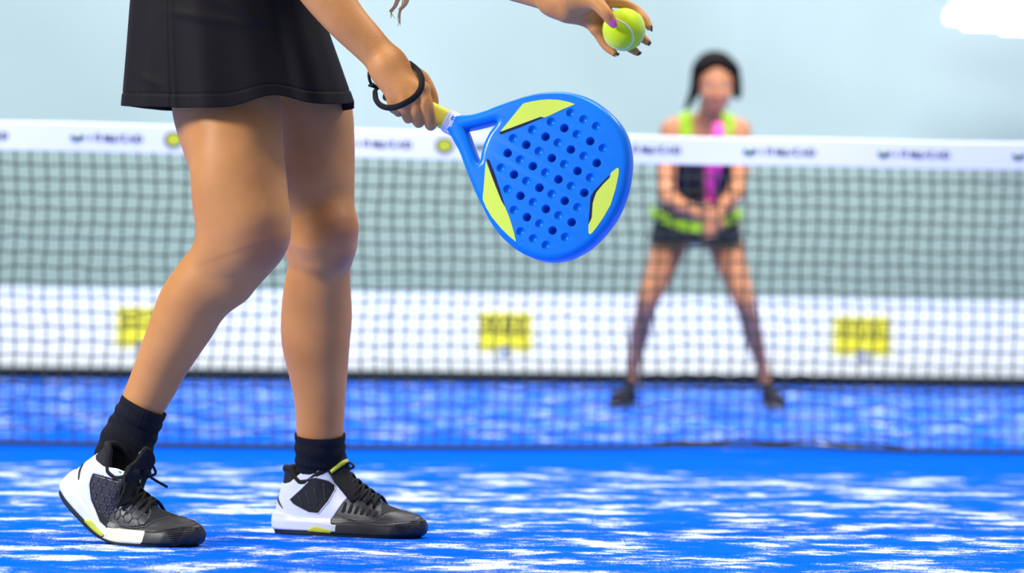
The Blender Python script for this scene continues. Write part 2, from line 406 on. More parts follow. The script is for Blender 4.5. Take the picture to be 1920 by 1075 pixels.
MB().tube([court(a, .004, max(.012, .034 * math.exp(-(((a - .75) / .42) ** 4)) + .004 * math.sin(a * 31))) for a in np.linspace(.15, 1.5, 60)], [.0015 + .0035 * math.sin(PI * i / 59) for i in range(60)], 6).obj('slack_fold', M['netb'], net)
for s_ in (-1, 1): MB().box(court(s_ * (NP + .05), 0, .48), T * .04, N_ * .04, UP * .48).obj('net_post', M['metal'], net, False)
# printing on the tape
def net_a(px):
    d = 11.75
    for _ in range(6):
        p = PT(px, 250, d); b = (p - NET0).dot(N_); d -= b / math.cos(TH)
    return (p - NET0).dot(T)
def tp_pt(a, z): return court(a, -.0085, z + ztop(a))
random.seed(11)
pr = 253
for k in range(-1, 8):
    x0 = 130 + k * 252.2
    a0 = net_a(x0); a1 = net_a(x0 + 146)
    tk = MB(); zc = -.042
    tk.tube([tp_pt(a0 + .004, zc + .006), tp_pt(a0 + .018, zc - .004), tp_pt(a0 + .040, zc + .006)], .007, 6, flat=(N_, .1)); tk.obj('tick_mark', M['inkgreen'], tape)
    ln = MB(); a = a0 + .055; wd = (a1 - a) / 9
    gl = [[(0, 0), (0, 1), (.8, 1), (.8, 0)], [(0, 0), (.4, 1), (.8, 0)], [(0, 1), (0, 0), (.8, 0), (.8, 1)], [(0, 0), (0, 1)], [(.7, 1), (0, 1), (0, 0), (.7, 0)], [(0, 0), (0, 1), (.8, 0), (.8, 1)], [(0, 1), (.8, 1), (0, .5), (.8, 0), (0, 0)], [(0, 0), (.8, 1)]]
    for c in range(9):
        if c in (2,): a += wd * .4
        g = gl[(c * 5 + 3) % 8]
        for p, q in zip(g[:-1], g[1:]):
            ln.tube([tp_pt(a + p[0] * wd * .72, zc - .006 + p[1] * .017), tp_pt(a + q[0] * wd * .72, zc - .006 + q[1] * .017)], .0024, 4, flat=(N_, .2))
        a += wd * .96
    ln.obj('lettering', M['inkgrey'], tape)
for px in (325, 833):
    a0 = net_a(px)
    for nm, r, m_, o_ in (('badge_rim', .026, 'bblk', .008), ('badge_disc', .020, 'lime', .0095)):
        V = [court(a0 + r * math.cos(t), -o_, ztop(a0) - .040 + r * .85 * math.sin(t)) for t in np.linspace(0, 2 * PI, 25)[:-1]]; n = len(V)
        V += [v + N_ * .0012 for v in V]
        MB().add(V, [tuple(range(n)), tuple(reversed(range(n, 2 * n)))] + [(i, (i + 1) % n, n + (i + 1) % n, n + i) for i in range(n)]).obj(nm, M[m_], tape, False)

# ================================================================== near player
def q(px, py, r, d): return (PT(px, py, d), r * mpp(d))
foot_n = PT(300, 1020, 7.08); foot_n.z = 0
pl = empty('person', Vector((-.62, 7.2, 0)), 'person in black skirt and black socks holding a blue padel racket and a ball', 'person')
B = Body()
# near leg
NL = [(425, 60, 90, 7.15), (422, 130, 98, 7.13), (424, 190, 102.5, 7.12), (432, 240, 98, 7.11), (446, 309, 88.5, 7.09), (459, 371, 81.5, 7.07), (464, 418, 76, 7.06), (447, 462, 64, 7.06), (414, 499, 63, 7.07), (387, 534, 65, 7.08), (361, 569, 63.5, 7.09), (347, 597, 61, 7.095), (327, 637, 55, 7.10), (306, 678, 49.5, 7.11), (287, 720, 45.5, 7.12), (270, 754, 42, 7.125), (258, 782, 37, 7.13), (246, 812, 30, 7.13), (236, 840, 24, 7.13)]
B.chain([q(*p) for p in NL], .02)
B.chain([q(478, 424, 56, 7.045), q(486, 446, 52, 7.045)], .03)          # knee cap
B.chain([q(450, 470, 54, 7.055), q(456, 494, 38, 7.055), q(440, 530, 32, 7.06)], .04)
B.ell(PT(432, 360, 7.04), (.06, .045, .12), .04)
# far leg
FL = [(535, 60, 80, 7.26), (550, 140, 80, 7.30), (573, 202, 86, 7.32), (583, 270, 82, 7.33), (590, 340, 75, 7.33), (594, 390, 71, 7.34), (600, 435, 69.5, 7.34), (600, 464, 66, 7.345), (599, 500, 58.5, 7.35), (595, 540, 62.5, 7.36), (593.5, 592, 66.5, 7.375), (592, 640, 64, 7.38), (596, 688, 56.5, 7.385), (599, 740, 49, 7.39), (600, 780, 45.5, 7.395), (600, 812, 43.5, 7.40), (600, 835, 34, 7.405), (600, 858, 27, 7.41), (600, 885, 24, 7.415)]
B.chain([q(*p) for p in FL], .012)
B.chain([q(618, 430, 50, 7.30), q(618, 456, 44, 7.305)], .03)
B.chain([q(600, 452, 40, 7.295), q(604, 480, 26, 7.305)], .03)
# hips, torso
HC = PT(440, -20, 7.17)
B.ell(HC + Vector((-.02, .02, -.02)), (.115, .135, .11), .05)
Cs = PT(640, -400, 7.05)
SR = PT(528, -392, 6.93); SL = PT(770, -380, 7.14)
NK = Cs + Vector((.03, -.01, .07))
waist = PT(480, -140, 7.18)
for sgn in (-1, 1):
    sh = (SR if sgn < 0 else SL)
    side = (SL - SR).normalized() * sgn
    B.chain([(HC + side * .05 + Vector((0, 0, 0)), .115), (waist + side * .045, .095), (waist.lerp(Cs, .55) + side * .055, .105), (Cs + side * .075 + Vector((0, 0, -.06)), .098)], .05)
    B.chain([(Cs + side * .05, .055), (sh, .048)], .05)
B.chain([(Cs + Vector((0, 0, -.02)), .06), (NK, .05), (NK + Vector((.055, -.01, .07)), .05)], .03)
FW = Vector((.82, -.50, -.25)).normalized()
HD = NK + Vector((.10, -.03, .16))
for sgn in (-1, 1): B.ell(waist.lerp(Cs, .62) + (SL - SR).normalized() * .075 * sgn + FW * .09, (.06, .06, .06), .05)
# arms
WR = PT(716, 109, 6.86)
EL = PT(545, -90, 6.90)
B.chain([(SR, .050), (SR.lerp(EL, .5) + Vector((0, -.005, 0)), .046), (EL, .040)], .03)
B.chain([q(548, -92, 46, 6.90), q(585, -50, 49, 6.89), q(614, -8, 45, 6.88), q(649, 38, 39, 6.87), q(686, 77, 35, 6.865), q(713, 106, 32.5, 6.86), q(728, 124, 34, 6.853)], .02)
ELL = PT(850, -110, 6.98); 
B.chain([(SL, .048), (SL.lerp(ELL, .5), .043), (ELL, .040)], .03)
B.chain([q(850, -110, 44, 6.98), q(900, -78, 45, 6.93), q(950, -45, 41, 6.86), q(1000, -22, 34, 6.79), q(1035, -8, 31, 6.74), q(1055, 2, 32, 6.715)], .02)
# right hand
def z9(x, y, r, d): return q(660 + x / 5.375, 60 + y / 5.375, r / 5.375, d)
B.chain([z9(370, 340, 165, 6.858), z9(440, 470, 175, 6.85), z9(520, 570, 150, 6.842)], .018)
for (x, y, r, d) in ((720, 575, 78, 6.832), (625, 668, 76, 6.828), (525, 728, 72, 6.830), (425, 745, 66, 6.838)):
    B.chain([z9(360 + (x - 525) * .35, 380, 120, 6.852), z9((x + 400) / 2, (y + 400) / 2, 92, 6.838), z9(x, y, r, d)], .012)
B.chain([z9(715, 600, 72, 6.828), z9(765, 770, 64, 6.822), z9(795, 925, 60, 6.835), z9(782, 925, 52, 6.862), z9(740, 850, 50, 6.880), z9(690, 770, 48, 6.880)], .004)
B.chain([z9(622, 690, 70, 6.826), z9(655, 810, 60, 6.826), z9(672, 905, 59, 6.838), z9(655, 890, 52, 6.866), z9(620, 800, 50, 6.884), z9(570, 730, 46, 6.886)], .004)
B.chain([z9(525, 745, 66, 6.829), z9(550, 815, 58, 6.832), z9(568, 868, 55, 6.846), z9(550, 850, 48, 6.874), z9(510, 760, 46, 6.892), z9(470, 700, 42, 6.892)], .004)
B.chain([z9(425, 760, 58, 6.838), z9(455, 795, 50, 6.845), z9(470, 808, 48, 6.862), z9(440, 770, 42, 6.886), z9(410, 700, 40, 6.896)], .004)
B.chain([z9(560, 430, 110, 6.868), z9(690, 470, 85, 6.872), z9(775, 570, 62, 6.868), z9(815, 670, 56, 6.872), z9(822, 745, 50, 6.885)], .012)
B.chain([z9(470, 500, 120, 6.87), z9(560, 600, 90, 6.862)], .015)
# faint tendons
for (x, y) in ((700, 560), (612, 640), (520, 700)):
    B.chain([z9(430 + (x - 525) * .25, 450, 16, 6.835), z9((430 + x) / 2, (y + 440) / 2 + 20, 20, 6.826), z9(x, y, 26, 6.818)], .015)
# left hand
def z10(x, y, r, dd): return q(1020 + x / 8.727, y / 8.727, r / 8.727, 6.67 + dd)
B.chain([z10(150, -20, 270, .05), z10(350, 70, 235, .03), z10(560, 150, 190, .03), z10(700, 230, 175, .032)], .018)
for (x, y, dd) in ((1040, 30, .012), (1000, 190, .030), (930, 340, .032), (850, 470, .022)):
    B.chain([z10(420 + (x - 900) * .3, 40 + y * .3, 170, .03), z10((x + 480) / 2 + 40, (y + 80) / 2 + 20, 125, .03 if dd > .015 else .018), z10(x, y, 105, dd)], .012)
B.chain([z10(1050, 20, 100, .010), z10(1290, 60, 88, .022), z10(1500, 165, 82, .026), z10(1640, 300, 74, .018), z10(1722, 440, 60, .008)], .005)
B.chain([z10(1010, 190, 100, .032), z10(1250, 370, 88, .047), z10(1450, 500, 84, .046), z10(1600, 610, 76, .034), z10(1688, 685, 58, .024)], .005)
B.chain([z10(940, 350, 98, .034), z10(1120, 560, 86, .048), z10(1300, 700, 80, .045), z10(1430, 795, 74, .034), z10(1515, 858, 56, .026)], .005)
B.chain([z10(870, 500, 92, .022), z10(935, 640, 76, .020), z10(1030, 770, 72, .016), z10(1150, 868, 56, .008)], .005)
B.chain([z10(480, -60, 210, .0), z10(700, -30, 160, -.014), z10(850, 40, 128, -.028), z10(1000, 200, 104, -.040), z10(1080, 310, 92, -.041), z10(1135, 395, 68, -.0385)], .010)
B.chain([z10(500, 60, 150, .006), z10(700, 40, 130, -.004)], .02)
# head
def head(B, c, fw, up, s=1.0):
    rt = fw.cross(up).normalized(); up = rt.cross(fw).normalized(); R = [list(rt), list(fw), list(up)]
    g = lambda x, y, z: c + rt * x * s + fw * y * s + up * z * s
    B.ell(g(0, -.012, .03), (.074 * s, .092 * s, .088 * s), .02, R); B.ell(g(0, .03, -.02), (.058 * s, .062 * s, .085 * s), .03, R)
    B.ell(g(0, .055, -.075), (.026 * s, .026 * s, .024 * s), .03, R)                                   # chin
    B.chain([(g(0, .088, .018), .007 * s), (g(0, .104, -.020), .011 * s)], .010)                                       # nose
    for k in (-1, 1):
        B.ell(g(.012 * k, .094, -.026), (.008 * s,) * 3, .006, R); B.ell(g(.073 * k, -.008, -.005), (.010 * s, .018 * s, .030 * s), .008, R)
        B.ell(g(.036 * k, .062, -.018), (.022 * s,) * 3, .02, R); B.chain([(g(.015 * k, .088, .034), .005 * s), (g(.045 * k, .074, .034), .006 * s)], .01)
        B.cut([(g(.032 * k, .096, .014), .014 * s), (g(.034 * k, .094, .014), .014 * s)], .012)
    for dz, rr in ((-.046, .0065), (-.056, .008)): B.chain([(g(-.018, .084, dz), rr * .5 * s), (g(0, .091, dz), rr * s), (g(.018, .084, dz), rr * .5 * s)], .004)
    return g
def face_bits(g, s, parent, skinless=False):
    for k in (-1, 1):
        c = g(.031 * k, .073, .014); c = g(.031 * k, .0735, .013); V, Q = Body().ell(c, (.0092 * s,) * 3).mesh(.0015); e = mesh_obj('eye', V, Q, M['eye'], parent)
        f = (g(0, 1, 0) - g(0, 0, 0)).normalized(); V, Q = Body().ell(c + f * .0042 * s, (.0062 * s,) * 3).mesh(.001); mesh_obj('iris', V, Q, M['iris'], e)
    V, Q = Body().chain([(g(-.017, .088, -.051), .003 * s), (g(0, .0945, -.051), .0065 * s), (g(.017, .088, -.051), .003 * s)]).mesh(.0015); mesh_obj('lips', V, Q, M['lips'], parent)
gH = head(B, HD, FW, Vector((.25, -.1, 1)))

V1, Q1 = B.mesh(.003)
rh_lo = np.array(PT(690, 260, 6.86)) ; rh_box = (np.minimum(np.array(PT(684, 262, 6.80)), np.array(PT(835, 80, 6.93))) , np.maximum(np.array(PT(684, 262, 6.80)), np.array(PT(835, 80, 6.93))))
lh_box = (np.minimum(np.array(PT(1030, 118, 6.60)), np.array(PT(1236, -60, 6.79))), np.maximum(np.array(PT(1030, 118, 6.60)), np.array(PT(1236, -60, 6.79))))
for b in (rh_box, lh_box): b[0][1] -= .03; b[1][1] += .04
inb = lambda b: (lambda c: np.all((c > b[0]) & (c < b[1]), axis=1))
Vs, Qs = [], []
Vb, Qb = drop_faces(V1, Q1, lambda c: inb(rh_box)(c) | inb(lh_box)(c), False); Vs.append(Vb); Qs.append(Qb); n = len(Vb)
for b in (rh_box, lh_box):
    Vh, Qh = B.mesh(.0012, b[0] - .006, b[1] + .006)
    Vh, Qh = drop_faces(Vh, Qh, inb((b[0] - .002, b[1] + .002)), True); Vs.append(Vh); Qs.append(Qh + n); n += len(Vh)
body = mesh_obj('body', np.vstack(Vs), np.vstack(Qs), M['skin'], pl)
face_bits(gH, 1.0, body)
# nails
def nail(c, nrm, along, L, W, m, name):
    nrm = nrm.normalized(); along = (along - nrm * along.dot(nrm)).normalized(); sd = nrm.cross(along)
    R = [list(sd), list(along), list(nrm)]; V, Q = Body().ell(c, (W, L, .0016), .001, R).mesh(.0006); o = mesh_obj(name, V, Q, M[m], body); return o
nail(z10(1118, 372, 0, -.0475)[0], Vector((-.12, -1, -.12)), PT(1140, 40, 6.67) - PT(1128, 20, 6.67), .0085, .0062, 'pinkn', 'thumb_nail')['label'] = 'pink varnished thumb nail'
tips = [((1735, 462), (1722, 430), .006, (1, 0.4, .3)), ((1712, 700), (1670, 670), .022, (.8, .4, -.5)), ((1540, 868), (1490, 840), .024, (.6, .5, -.7)), ((1178, 884), (1130, 850), .006, (.5, .5, -.8))]
for (a, b, dd, nn) in tips:
    pa = z10(*a, 0, dd)[0]; pb = z10(*b, 0, dd)[0]; nail(pa + Vector(nn).normalized() * .0015, Vector(nn), pa - pb, .0062, .0046, 'darkn', 'finger_nail')['label'] = 'dark varnished finger nail'
# hair: long blonde strands hanging from the head
hb = Body()
hR = [list(FW.cross(Vector((0, 0, 1))).normalized()), list(FW), list(Vector((0, 0, 1)))]
hb.ell(gH(0, -.022, .04), (.085, .095, .092), .02); hb.ell(gH(0, -.06, -.03), (.07, .055, .09), .03)
V, Q = hb.mesh(.003, clip=[lambda X, Y, Z: -(-(X - (HD + FW * .055).x) * FW.x - (Y - (HD + FW * .055).y) * FW.y + .35 * (Z - HD.z))])
hair = mesh_obj('hair', V, Q, M['blond'], body)
mb = MB(); random.seed(7)
root = gH(.03, .0, .0)
for i in range(46):
    o1 = Vector((random.uniform(-.03, .04), random.uniform(-.03, .03), random.uniform(-.02, .02)))
    if i < 14:
        ex, ey = 752 + random.uniform(-5, 14), random.uniform(-15, 14)
        pts = [root + o1, PT(742 + random.uniform(-8, 10), -400, 6.98), PT(738 + random.uniform(-8, 8), -200, 6.96), PT(757 + random.uniform(-5, 8), -60, 6.95), PT(ex, ey - 10, 6.95), PT(ex - 8, ey + 4, 6.95)]
    elif i < 30:
        ex, ey = 736 + random.uniform(-4, 5), random.uniform(18, 36); j = random.uniform(-4, 4)
        pts = [root + o1, PT(745 + j, -400, 6.98), PT(742 + j, -200, 6.96), PT(752 + j, -40, 6.95), PT(743 + j * .8, 6, 6.95), PT(733 + j * .6, 20, 6.95), PT(ex, ey, 6.95)]
    else:
        ex, ey = 748 + random.uniform(-3, 3), random.uniform(30, 52); j = random.uniform(-4, 4)
        pts = [root + o1, PT(750 + j, -400, 6.98), PT(748 + j, -200, 6.96), PT(765 + j, -40, 6.95), PT(762 + j, 2, 6.95), PT(750 + j * .6, 20, 6.95), PT(ex, ey, 6.95)]
    P = spline(pts, 40); mb.tube([Vector(p) for p in P], [.0011] * 30 + list(np.linspace(.0011, .0003, 10)), 5)
mb.obj('hair_strands', M['blond'], hair)

# skirt
def skirt():
    NU, NV = 420, 170; V = []
    for j in range(NV + 1):
        v = j / NV                               # 0 waist, 1 hem
        yb = -150 + (198 + 150) * v
        t = (yb + 150) / 348
        xl = np.interp(yb, [-150, -60, 0, 100, 198], [300, 258, 246, 238, 229.5]); xr = np.interp(yb, [-150, -60, 0, 64, 130, 198], [565, 582, 600, 619, 641, 663])
        d = 7.18; s_ = 1 / mpp(d); c = PT((xl + xr) / 2, yb, d); a = (xr - xl) / 2 / s_; b = np.interp(v, [0, .35, 1], [.15, .182, .186])
        for i in range(NU):
            th = 2 * PI * i / NU; cx, sy = math.cos(th), -math.sin(th)        # i=NU/4: toward the camera
            p = 2.35; cc = abs(cx) ** (2 / p) * (1 if cx > 0 else -1); ss = abs(sy) ** (2 / p) * (1 if sy > 0 else -1)
            fx = 1.0
            # folds
            fold = v ** 1.5 * (.006 * math.sin(5 * th + .6) + .0035 * math.sin(11 * th + 1.2) + .002 * math.sin(19 * th)) * (1 - abs(cx) ** 6)
            x = a * cc; y = b * ss
            rr = Vector((cc, ss, 0)).normalized()
            P = Vector((c.x + x, c.y + y, c.z)) + rr * fold
            # wrinkles running across the front of the hip
            if sy < 0:
                xx = (P.x - c.x) / a; w1 = math.exp(-((yb - (15 + 55 * xx + 10 * math.sin(xx * 4))) / 12) ** 2) * max(0, 1 - ((xx - .15) / .55) ** 2)
                w2 = math.exp(-((yb - (50 + 30 * xx)) / 9) ** 2) * max(0, 1 - ((xx + .1) / .5) ** 2); w3 = math.exp(-((yb - (-5 + 60 * xx)) / 10) ** 2) * max(0, 1 - ((xx + .15) / .5) ** 2)
                w4 = math.exp(-((yb - (150 + 70 * (xx + .75))) / 8) ** 2) * max(0, 1 - ((xx + .72) / .18) ** 2)
                P += Vector((0, -1, 0)) * (.0045 * w1 + .003 * w2 + .003 * w3 + .002 * w4)
                # side seam groove
                sx_ = -.505 - .02 * math.sin(v * 3); g_ = math.exp(-((xx - sx_) / .009) ** 2); P += Vector((0, 1, 0)) * .0022 * g_
                P += Vector((0, -1, 0)) * .0012 * math.exp(-((xx - sx_ - .03) / .02) ** 2)
            # hem line stitching
            P += rr * (-.0014 * math.exp(-((v - .936) / .005) ** 2) + (.0010 if v > .94 else 0))
            # hem height
            lift = .0
            if v > .45:
                xx = (P.x - c.x) / a; k = ((v - .45) / .55) ** 1.5
                if sy < 0: lift = .002 + .019 * math.exp(-((xx - .36) / .26) ** 2) * abs(sy) ** .5 - .015 * abs(sy) ** .5 + .010 * max(xx, 0)
                else: lift = -.004 * abs(sy)
                P.z += k * lift
            V.append(P)
    F = [(j * NU + i, j * NU + (i + 1) % NU, (j + 1) * NU + (i + 1) % NU, (j + 1) * NU + i) for j in range(NV) for i in range(NU)]
    o = mesh_obj('skirt', V, F, M['skirt'], pl); orient(o)
    md = o.modifiers.new('cloth', 'SOLIDIFY'); md.thickness = .0016; md.offset = -1
    return o
skirt()
# shirt on the torso, above the skirt
tb = Body(); ch = [p for p in B.p if p[0] == 'chain']
for sgn in (-1, 1):
    side = (SL - SR).normalized() * sgn
    tb.chain([(HC + side * .05, .115), (waist + side * .045, .095), (waist.lerp(Cs, .55) + side * .055, .105), (Cs + side * .075 + Vector((0, 0, -.06)), .098)], .05); tb.chain([(Cs + side * .05, .055), ((SR if sgn < 0 else SL).lerp(Cs, .25), .050)], .05)
    tb.ell(waist.lerp(Cs, .62) + side * .075 + FW * .09, (.06, .06, .06), .05)
V, Q = tb.mesh(.004, grow=.006, clip=[lambda X, Y, Z: (HC.z + .10) - Z, lambda X, Y, Z: (Z + (X - Cs.x) * 0) - (NK.z + .01)])
mesh_obj('shirt', V, Q, M['black'], pl)

# socks
def sock(rings, name, tilt_top=None):
    P = spline(rings, 60); mb = MB(); N = 96; V = []
    for i, (px, py, r, d) in enumerate(P):
        i0, i1 = max(i - 1, 0), min(i + 1, len(P) - 1)
        ax = (PT(*P[i1][[0, 1, 3]]) - PT(*P[i0][[0, 1, 3]])).normalized(); c = PT(px, py, d); R = r * mpp(d); asp = 1 - .40 * min(1, max(0, (i - 8) / 34))
        tl = 1 - i / 18 if i < 18 else 0
        nx = Vector((0, -1, 0)); nx = (nx - ax * nx.dot(ax)).normalized(); ny = ax.cross(nx)
        for k in range(N):
            t = 2 * PI * k / N; rr = R * (1 + .010 * math.cos(t * 32)) + .0012 * math.sin(i * .55 + .8 * math.sin(t * 2)) * (i > 6)
            V.append(c + nx * rr * asp * math.cos(t) + ny * rr * math.sin(t))
    # rolled hem
    F = [(i * N + k, i * N + (k + 1) % N, (i + 1) * N + (k + 1) % N, (i + 1) * N + k) for i in range(59) for k in range(N)]
    o = mesh_obj(name, V, F, M['sock'], pl); orient(o); md = o.modifiers.new('knit', 'SOLIDIFY'); md.thickness = .0022; md.offset = -.6
    return o
sock([(271, 759, 45, 7.125), (262, 778, 45.5, 7.127), (252, 800, 47, 7.13), (240, 826, 50, 7.125), (228, 858, 50, 7.12), (222, 890, 46, 7.115)], 'sock')
sock([(600, 814, 47, 7.40), (600, 840, 46.5, 7.405), (602, 868, 47.5, 7.415), (604, 892, 49, 7.42), (606, 930, 49, 7.42)], 'sock')

# ------------------------------------------------------------------ shoes
LS = .292
def ZX(X, Y): return ((X - 105) / 1310 * LS, (985 - Y) * .000207)
W_T = [0, .02, .06, .12, .2, .3, .4, .5, .6, .7, .78, .86, .92, .96, .985, 1]
W_V = [0, .0155, .0255, .0320, .0350, .0360, .0365, .038, .0425, .0465, .0475, .045, .038, .0285, .0175, 0]
def wid(t): return float(np.interp(t, W_T, W_V))
_ts = np.linspace(0, 1, 801); _ws = np.interp(_ts, W_T, W_V)
_sm = np.convolve(np.pad(_ws, 12, mode='edge'), np.ones(25) / 25, 'valid'); _ws = np.where((_ts > .03) & (_ts < .97), _sm, _ws)
def wid(t): return float(np.interp(t, _ts, _ws))
def xback(z): return float(np.interp(z, [0, .012, .03, .05, .07, .09, .105, .12, .16], [.006, .001, .000, .006, .011, .017, .019, .020, .022]))
def xfront(z): return float(np.interp(z, [0, .008, .02, .03, .04, .05, .16], [.277, .288, .292, .290, .283, .277, .27]))
def htop(t):      # ridge height
    return float(np.interp(t, [0, .30, .34, .42, .57, .68, .76, .87, .94, 1.0], [.26, .24, .150, .1165, .086, .069, .058, .050, .044, .040]))
def opening(t):   # side wall top in the ankle opening
    return float(np.interp(t, [0, .03, .08, .13, .18, .24, .30, .36, .42], [.113, .117, .116, .103, .093, .095, .107, .117, .118]))
def cc(t): return -.004 * math.sin(PI * t) + .006 * max(0, t - .6) / .4
def half(t, z):
    H = htop(t); u = min(max(z / H, 0), .9999); wv = wid(t)
    m = 1.03 if z < .026 else 1.0
    p = float(np.interp(t, [0, .3, .45, .8, 1], [2.0, 2.0, 1.7, 2.2, 2.6]))
    y = wv * (1 - u ** p) ** .62
    if t < .3: y = wv * (1 - .06 * min(z / .12, 1.2))
    elif t < .42: k = (t - .3) / .12; y = y * k + wv * (1 - .06 * min(z / .12, 1.2)) * (1 - k)
    return y + (.0022 if z < .024 else .0022 * max(0, 1 - (z - .024) / .006)) * min(1, wv / .02)
class Shoe:
    def __init__(s, heel, d_heel, toe_vec, bend, side, parent, flip=False):
        s.o = heel; s.f = toe_vec.normalized(); s.up = UP; s.r = s.f.cross(s.up); s.bend = bend; s.side = side; s.root = parent; s.k = 1.05 if bend else 1.0
        # side=+1: visible side is +r
    def W(s, x, y, z):
        if s.bend:
            phi0, xb, L = s.bend               # rotate the heel part up about the ball line
            t = (xb - x) / L; 
            if t > 0:
                tt = min(t, 1.0); n = 12; px, pz, ang = xb, 0., 0.
                # integrate a smooth bend of the sole line
                dist = xb - x; a_ = 0.; qx, qz = xb, 0.
                st = dist / n
                for i in range(n):
                    dd = (i + .5) * st; a_ = phi0 * (3 * min(dd / L, 1) ** 2 - 2 * min(dd / L, 1) ** 3)
                    qx -= math.cos(a_) * st; qz += math.sin(a_) * st
                dd = dist; a_ = phi0 * (3 * min(dd / L, 1) ** 2 - 2 * min(dd / L, 1) ** 3)
                x, z = qx + math.sin(a_) * z, qz + math.cos(a_) * z
        return s.o + (s.f * x + s.r * (y * s.side) + s.up * z) * s.k
    def surf(s, x, z, sd=1, off=0):
        xb, xf = xback(z), xfront(z); t = min(max((x - xb) / (xf - xb), .0005), .9995)
        e = 1e-3; y = half(t, z); h = (half(min(t + e * 4, .9999), z) - half(max(t - e * 4, .0001), z)) / (8 * e * (xf - xb)); hz = (half(t, z + e) - half(t, z - e)) / (2 * e)
        n = Vector((-h, 1, -hz)).normalized() * off
        return s.W(x + n.x, (cc(t) + sd * (y + n.y)), z + n.z)
    def shell(s, name, z0, z1f, m, grow=0., t0=0., t1=1., sole=False, nt=90, nz=26, parent=None):
        mb = MB(); V = []; 
        ts = [t0 + (t1 - t0) * (.5 - .5 * math.cos(PI * i / nt)) for i in range(nt + 1)]
        for t in ts:
            zt = z1f(t)
            for sd in (1, -1):
                for k in range(nz + 1):
                    z = z0 + (zt - z0) * (math.sin(PI / 2 * k / nz) if not sole else k / nz)
                    xb, xf = xback(z), xfront(z); x = xb + (xf - xb) * t
                    y = half(t, z) + grow * (1 if wid(t) > .01 else wid(t) / .01)
                    x += grow * (2 * t - 1) * (1 if abs(2 * t - 1) > .9 else 0)
                    V.append(s.W(x, cc(t) + sd * y, z))
        n2 = 2 * (nz + 1); F = []
        for i in range(nt):
            for sd in (0, 1):
                for k in range(nz):
                    a = i * n2 + sd * (nz + 1) + k; b = a + n2; F.append((a, b, b + 1, a + 1))
            a = i * n2; b = a + n2; F.append((a, b, b + nz + 1, a + nz + 1))           # bottom
            if sole or z1f(ts[i]) > htop(ts[i]) * .98: F.append((a + nz, b + nz, b + 2 * nz + 1, a + 2 * nz + 1))
        for i in (0, nt):
            for k in range(nz): a = i * n2 + k; F.append((a, a + 1, a + nz + 2, a + nz + 1))
        mb.add(V, F); o = mb.obj(name, m, parent or s.root)
        bm = bmesh.new(); bm.from_mesh(o.data); bmesh.ops.remove_doubles(bm, verts=bm.verts, dist=.0002); bmesh.ops.recalc_face_normals(bm, faces=bm.faces); bm.to_mesh(o.data); bm.free()
        return o
    def panel(s, name, poly, m, off=.0012, th=.0014, sd=1, parent=None, raw=False):
        P = [ZX(*p) for p in poly] if not raw else poly
        # resample border
        B_ = []
        for a, b in zip(P, P[1:] + P[:1]):
            n = max(1, int(math.dist(a, b) / .0022)); B_ += [(a[0] + (b[0] - a[0]) * i / n, a[1] + (b[1] - a[1]) * i / n) for i in range(n)]
        for _ in range(2): B_ = [((B_[i - 1][0] + 2 * B_[i][0] + B_[(i + 1) % len(B_)][0]) / 4, (B_[i - 1][1] + 2 * B_[i][1] + B_[(i + 1) % len(B_)][1]) / 4) for i in range(len(B_))]
        xs = [p[0] for p in B_]; zs = [p[1] for p in B_]; inner = []
        g = .0026
        for i, x in enumerate(np.arange(min(xs), max(xs), g)):
            for z in np.arange(min(zs), max(zs), g):
                zz = z + (g / 2 if i % 2 else 0); ins = False; md = 1
                for (ax, az), (bx, bz) in zip(B_, B_[1:] + B_[:1]):
                    if (az > zz) != (bz > zz) and x < (bx - ax) * (zz - az) / (bz - az) + ax: ins = not ins
                    md = min(md, (ax - x) ** 2 + (az - zz) ** 2)
                if ins and md > (g * .55) ** 2: inner.append((x, zz))
        co = [Vector(p) for p in B_ + inner]; n = len(B_)
        vs, _, fs, _, _, _ = mgeo.delaunay_2d_cdt(co, [(i, (i + 1) % n) for i in range(n)], [], 1, 1e-6)
        V = [s.surf(v.x, max(v.y, .0005), sd, off) for v in vs]; V2 = [s.surf(v.x, max(v.y, .0005), sd, off - th) for v in vs]; K = len(V); F = [tuple(f) for f in fs] + [tuple(i + K for i in reversed(f)) for f in fs]
        from collections import Counter
        ec = Counter(); 
        for f in fs:
            for a, b in zip(f, list(f[1:]) + [f[0]]): ec[(a, b)] += 1
        for (a, b) in list(ec):
            if (b, a) not in ec: F.append((b, a, a + K, b + K))
        o = MB().add(V + V2, F).obj(name, m, parent or s.root); orient(o); return o
    def line(s, mb, pts, r, off=.001, sd=1, raw=False):
        P = [ZX(*p) for p in pts] if not raw else pts; Q_ = []
        for a, b in zip(P[:-1], P[1:]):
            n = max(1, int(math.dist(a, b) / .004)); Q_ += [(a[0] + (b[0] - a[0]) * i / n, a[1] + (b[1] - a[1]) * i / n) for i in range(n)]
        Q_.append(P[-1]); mb.tube([s.surf(x, z, sd, off) for x, z in Q_], r, 6)
def top_pt(s, t, v, lift=0):
    """point on the vamp: v from -1 to 1 across"""
    H = htop(t); z = H * (1 - .0 ) ; zz = H * (1 - .55 * abs(v) ** 1.8)
    y = half(t, min(zz, H * .999)) * (1 if v > 0 else -1) if abs(v) > .02 else 0
    x = xback(zz) + (xfront(zz) - xback(zz)) * t
    return s.W(x, cc(t) + y, zz + lift)
